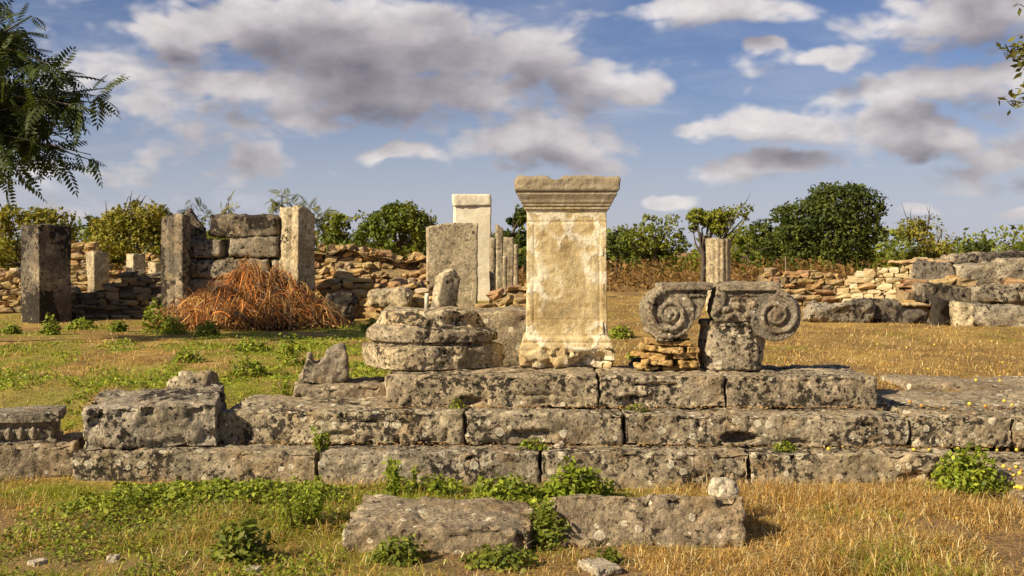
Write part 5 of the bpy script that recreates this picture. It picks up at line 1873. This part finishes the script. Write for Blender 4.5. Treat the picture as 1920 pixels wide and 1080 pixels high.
def blades(name, label, x, y, ln, wd, dryc, dens_keep, lean, segs=2):
    n = len(x)
    z = ground_z(x, y) - 0.006
    g_ = greenness(x, y)
    isg = RNG.random(n) < g_ * 0.95
    f = RNG.random((n, 1))
    pick = RNG.random((n, 1))
    dryc_ = np.where(pick < 0.2, np.array([0.20, 0.115, 0.04]), np.where(pick > 0.78, np.array([0.62, 0.49, 0.24]), DRY * (1 - f) + DRY2 * f))
    colr = np.where(isg[:, None], GRN * (1 - f) + GRN2 * f * 1.25, dryc_)
    colr = colr * RNG.uniform(0.6, 1.6, (n, 1))
    a = RNG.uniform(0, 2 * math.pi, n)
    dirv = np.stack([np.cos(a), np.sin(a), np.zeros(n)], 1)
    a2 = a + RNG.uniform(1.0, 2.1, n)
    side = np.stack([np.cos(a2), np.sin(a2), np.zeros(n)], 1)
    L = (ln * RNG.uniform(0.5, 1.4, n) * np.where(isg, 0.9, 1.0))[:, None]
    W = (wd * RNG.uniform(0.7, 1.3, n))[:, None]
    b0 = np.stack([x, y, z], 1)
    le = lean * RNG.uniform(0.2, 1.5, n)[:, None]
    p1 = b0 + np.array([0, 0, 1.0]) * L * 0.55 + dirv * L * le * 0.3
    p2 = b0 + np.array([0, 0, 1.0]) * L * (1 - 0.35 * np.minimum(le, 1.6)) + dirv * L * le * 0.95
    p2[:, 2] = np.maximum(p2[:, 2], b0[:, 2] + 0.012)
    if segs == 2:
        V = np.stack([b0 - side * W, b0 + side * W, p1 - side * W * 0.75, p1 + side * W * 0.75, p2], 1).reshape(-1, 3)
        i5 = np.arange(n)[:, None] * 5
        T = np.concatenate([i5 + np.array([[0, 1, 3]]), i5 + np.array([[0, 3, 2]]), i5 + np.array([[2, 3, 4]])])
        cc = np.repeat(colr, 5, 0)
    else:
        V = np.stack([b0 - side * W, b0 + side * W, p2], 1).reshape(-1, 3)
        T = np.arange(3 * n).reshape(-1, 3)
        cc = np.repeat(colr, 3, 0)
    tag(obj(name, mesh(name, V, T, M['grass'], False, np.clip(cc, 0, 0.8))), label, 'grass', None, 'stuff')


def scatter(n, y0, y1, margin=0.5, power=1.0):
    y = y0 + (y1 - y0) * RNG.random(n) ** power
    hw = y * 0.475 + margin
    x = RNG.uniform(-1, 1, n) * hw
    return x, y


def lay_grass():
    x, y = scatter(190000, 5.0, 8.0, 0.8)
    cl = fbm2(x * 3.5, y * 3.5, 3, 201)
    k = (RNG.random(len(x)) < (0.22 + 0.65 * sstep(cl, -0.2, 0.35)) * (1 - 0.8 * bare(x, y))) & ~blocked(x, y)
    x, y = x[k], y[k]
    tall = 0.04 + 0.06 * sstep(fbm2(x * 1.3, y * 1.3, 3, 205), -0.2, 0.4) + 0.03 * sstep(x, 0.9, 1.6) + 0.05 * (RNG.random(len(x)) < 0.06)
    blades('grass', 'dry golden and green grass in front of the steps', x, y, tall, 0.0021, None, None, 1.5)
    x, y = scatter(150000, 7.9, 13.5, 0.8)
    k = ~blocked(x, y) & (RNG.random(len(x)) < 0.18 + 0.62 * sstep(fbm2(x * 2.2, y * 2.2, 3, 207), -0.25, 0.3))
    x, y = x[k], y[k]
    blades('grass', 'short patchy grass of the meadow just behind the steps', x, y, 0.025 + 0.04 * RNG.random(len(x)) ** 2, 0.0030, None, None, 1.6)
    x, y = scatter(150000, 13.5, 30, 1.0, 1.2)
    k = ~blocked(x, y) & (RNG.random(len(x)) < 0.2 + 0.7 * sstep(fbm2(x * 1.3, y * 1.3, 3, 209), -0.25, 0.3))
    x, y = x[k], y[k]
    blades('grass', 'short grass of the meadow before the ruins', x, y, 0.03 + 0.05 * RNG.random(len(x)) ** 2, 0.006, None, None, 1.5, 1)


lay_grass()

# ground ivy carpet along the foot of the lowest step
def carpet():
    n = 17000
    x = RNG.uniform(-2.85, 0.7, n)
    y = 7.78 - np.abs(RNG.normal(0, 0.50, n))
    k = (fbm2(x * 2.2, y * 2.2, 3, 301) > -0.10) & ~blocked(x, y) & (y > 6.2)
    x, y = x[k], y[k]
    hh = 0.02 + 0.10 * sstep(fbm2(x * 1.7 + 4, y * 1.7, 3, 303), -0.2, 0.5)
    z = ground_z(x, y) + RNG.uniform(0.1, 1, len(x)) * hh
    cen = np.stack([x, y, z], 1)
    f = RNG.random((len(x), 1))
    V, Q, cc = leaf_quads(cen, unit(RNG.normal(size=cen.shape) * 0.45 + np.array([0, -0.2, 0.8])), 0.034, COLS['mid'][0] * (1 - f) + COLS['fresh'][1] * 1.15 * f, 0.75)
    tag(obj('ground_ivy', mesh('ground_ivy', V, Q, M['leaf'], False, cc)), 'carpet of round green leaves along the lowest step on the left', 'ground cover', None, 'stuff')
    n = 10000
    x = RNG.uniform(-3.0, -0.9, n)
    y = RNG.uniform(5.4, 7.2, n)
    k = (fbm2(x * 2.0 + 9, y * 2.0, 3, 305) > 0.0) & ~blocked(x, y)
    x, y = x[k], y[k]
    cen = np.stack([x, y, ground_z(x, y) + RNG.uniform(0.005, 0.05, len(x))], 1)
    f = RNG.random((len(x), 1))
    V, Q, cc = leaf_quads(cen, unit(RNG.normal(size=cen.shape) * 0.5 + np.array([0, -0.2, 0.8])), 0.026, COLS['mid'][0] * (1 - f) + COLS['fresh'][1] * f, 0.6)
    tag(obj('clover', mesh('clover', V, Q, M['leaf'], False, cc)), 'small leafy clover patches among the grass at the lower left', 'ground cover', None, 'stuff')


carpet()


def herbs():
    n = 42000
    y = RNG.uniform(8.6, 19.0, n)
    x = RNG.uniform(-0.47, 0.02, n) * y
    k = (fbm2(x * 1.5 + 2, y * 1.1, 4, 311, 0.6) > 0.04) & ~blocked(x, y) & (greenness(x, y) > 0.3)
    x, y = x[k], y[k]
    hh = 0.015 + 0.09 * sstep(fbm2(x * 2.3 + 4, y * 2.3, 3, 313), 0.0, 0.5)
    cen = np.stack([x, y, ground_z(x, y) + RNG.uniform(0.1, 1, len(x)) * hh], 1)
    f = RNG.random((len(x), 1))
    V, Q, cc = leaf_quads(cen, unit(RNG.normal(size=cen.shape) * 0.5 + np.array([0, -0.2, 0.8])), 0.045, COLS['fresh'][0] * (1 - f) + COLS['fresh'][1] * 1.2 * f, 0.5)
    tag(obj('meadow_herbs', mesh('meadow_herbs', V, Q, M['leaf'], False, cc)), 'bright green herbs scattered over the left meadow', 'ground cover', None, 'stuff')


herbs()


# dry leaf litter caught on the step treads
def litter():
    n = 1500
    row = RNG.random(n) < 0.55
    x = np.where(row, RNG.uniform(-2.2, 4.2, n), RNG.uniform(-0.9, 4.2, n))
    y = np.where(row, 8.17 - 0.035 * x - 0.01 - np.abs(RNG.normal(0, 0.06, n)), 8.47 - 0.012 * x - 0.01 - np.abs(RNG.normal(0, 0.05, n)))
    z = np.where(row, Z1, Z2) + RNG.uniform(0.012, 0.026, n)
    cen = np.stack([x, y, z], 1)
    f = RNG.random((n, 1))
    V, Q, cc = leaf_quads(cen, unit(RNG.normal(size=cen.shape) * 0.35 + np.array([0, 0, 1.0])), 0.028, np.array([0.20, 0.11, 0.04]) * (1 - f) + np.array([0.34, 0.21, 0.08]) * f, 0.5)
    tag(obj('leaf_litter', mesh('leaf_litter', V, Q, M['twig'], False, cc)), 'brown leaf litter on the treads of the steps', 'leaf litter', None, 'stuff')


litter()


# ------------------------------------------------------------------ fallen fruit
def fruit():
    v, q = ellipsoid((0, 0, 0.5), (0.5, 0.5, 0.5), 10, 6)
    mes = [mesh('fallen_fruit', v, [tuple(f) for f in q], M['plum']), mesh('fallen_fruit', v, [tuple(f) for f in q], M['plum_red'])]
    spots = []
    for (px, py) in [(1550, 842), (1706, 848), (1708, 856), (1735, 850), (1788, 848), (1860, 846), (1896, 842), (1915, 843)]:
        spots.append((px2x(px, 8.0), 8.02 - 0.03 * px2x(px, 8.0), Z1 + 0.003, 0))
    for (px, py, r_) in [(1660, 763, 1), (1708, 760, 1), (1730, 768, 1), (1772, 772, 1), (1820, 764, 0), (1850, 768, 1), (1885, 758, 0), (1900, 765, 0)]:
        D_ = 8.22 + (775 - py) * 0.03
        spots.append((px2x(px, D_), D_ + 0.02, Z2 + 0.006, r_))
    for (px, py) in [(1882, 885), (1893, 892), (1905, 882), (1915, 890), (1900, 908), (1912, 903), (1878, 915), (1902, 932), (1908, 935), (1915, 938)]:
        D_ = 7.3 + (935 - py) * 0.008
        spots.append((px2x(px, D_), D_, None, RNG.random() < 0.4))
    for (px, py) in [(1830, 720), (1875, 705), (1810, 735), (1752, 650), (1645, 648), (1815, 672), (1880, 680), (1875, 720), (1900, 728), (1795, 970), (1850, 972), (1625, 980), (1700, 655), (1860, 640), (1740, 690)]:
        z0 = 0.43 if py < 800 else 0.03
        D_ = (H - z0) * FPX / (py - HZ)
        spots.append((px2x(px, D_), D_, None, RNG.random() < 0.15))
    dg = bpy.context.evaluated_depsgraph_get()
    for (x, y, z, r_) in spots:
        s = RNG.uniform(0.020, 0.033)
        if z is None:
            z = gz(x, y)
            hit = scene.ray_cast(dg, Vector((x, y, 1.2)), Vector((0, 0, -1)))
            if hit[0] and hit[4] and hit[4].name.startswith(('ground', 'slab', 'fallen_slab', 'stone_block')):
                z = hit[1].z
            z -= 0.002
        o = obj('fallen_fruit', mes[int(r_)], None, (x, y, z), (0, 0, RNG.uniform(0, 6)), (s, s, s * 0.95))
        place = ('on the tread of the lowest step' if abs(z - Z1) < 0.02 and y > 7.6 else 'on the worn top of the middle step' if y < 9 and z > 0.4
                 else 'on the low slab at the right edge' if y > 7 and y < 7.8 else 'in the dry grass before the steps' if y < 7 else 'on the lawn behind the steps at the right')
        kindc = 'reddish' if r_ else 'yellow'
        tag(o, 'small %s fallen fruit %s' % (kindc, place), 'fruit', '%s fallen fruit %s' % (kindc, place))


fruit()
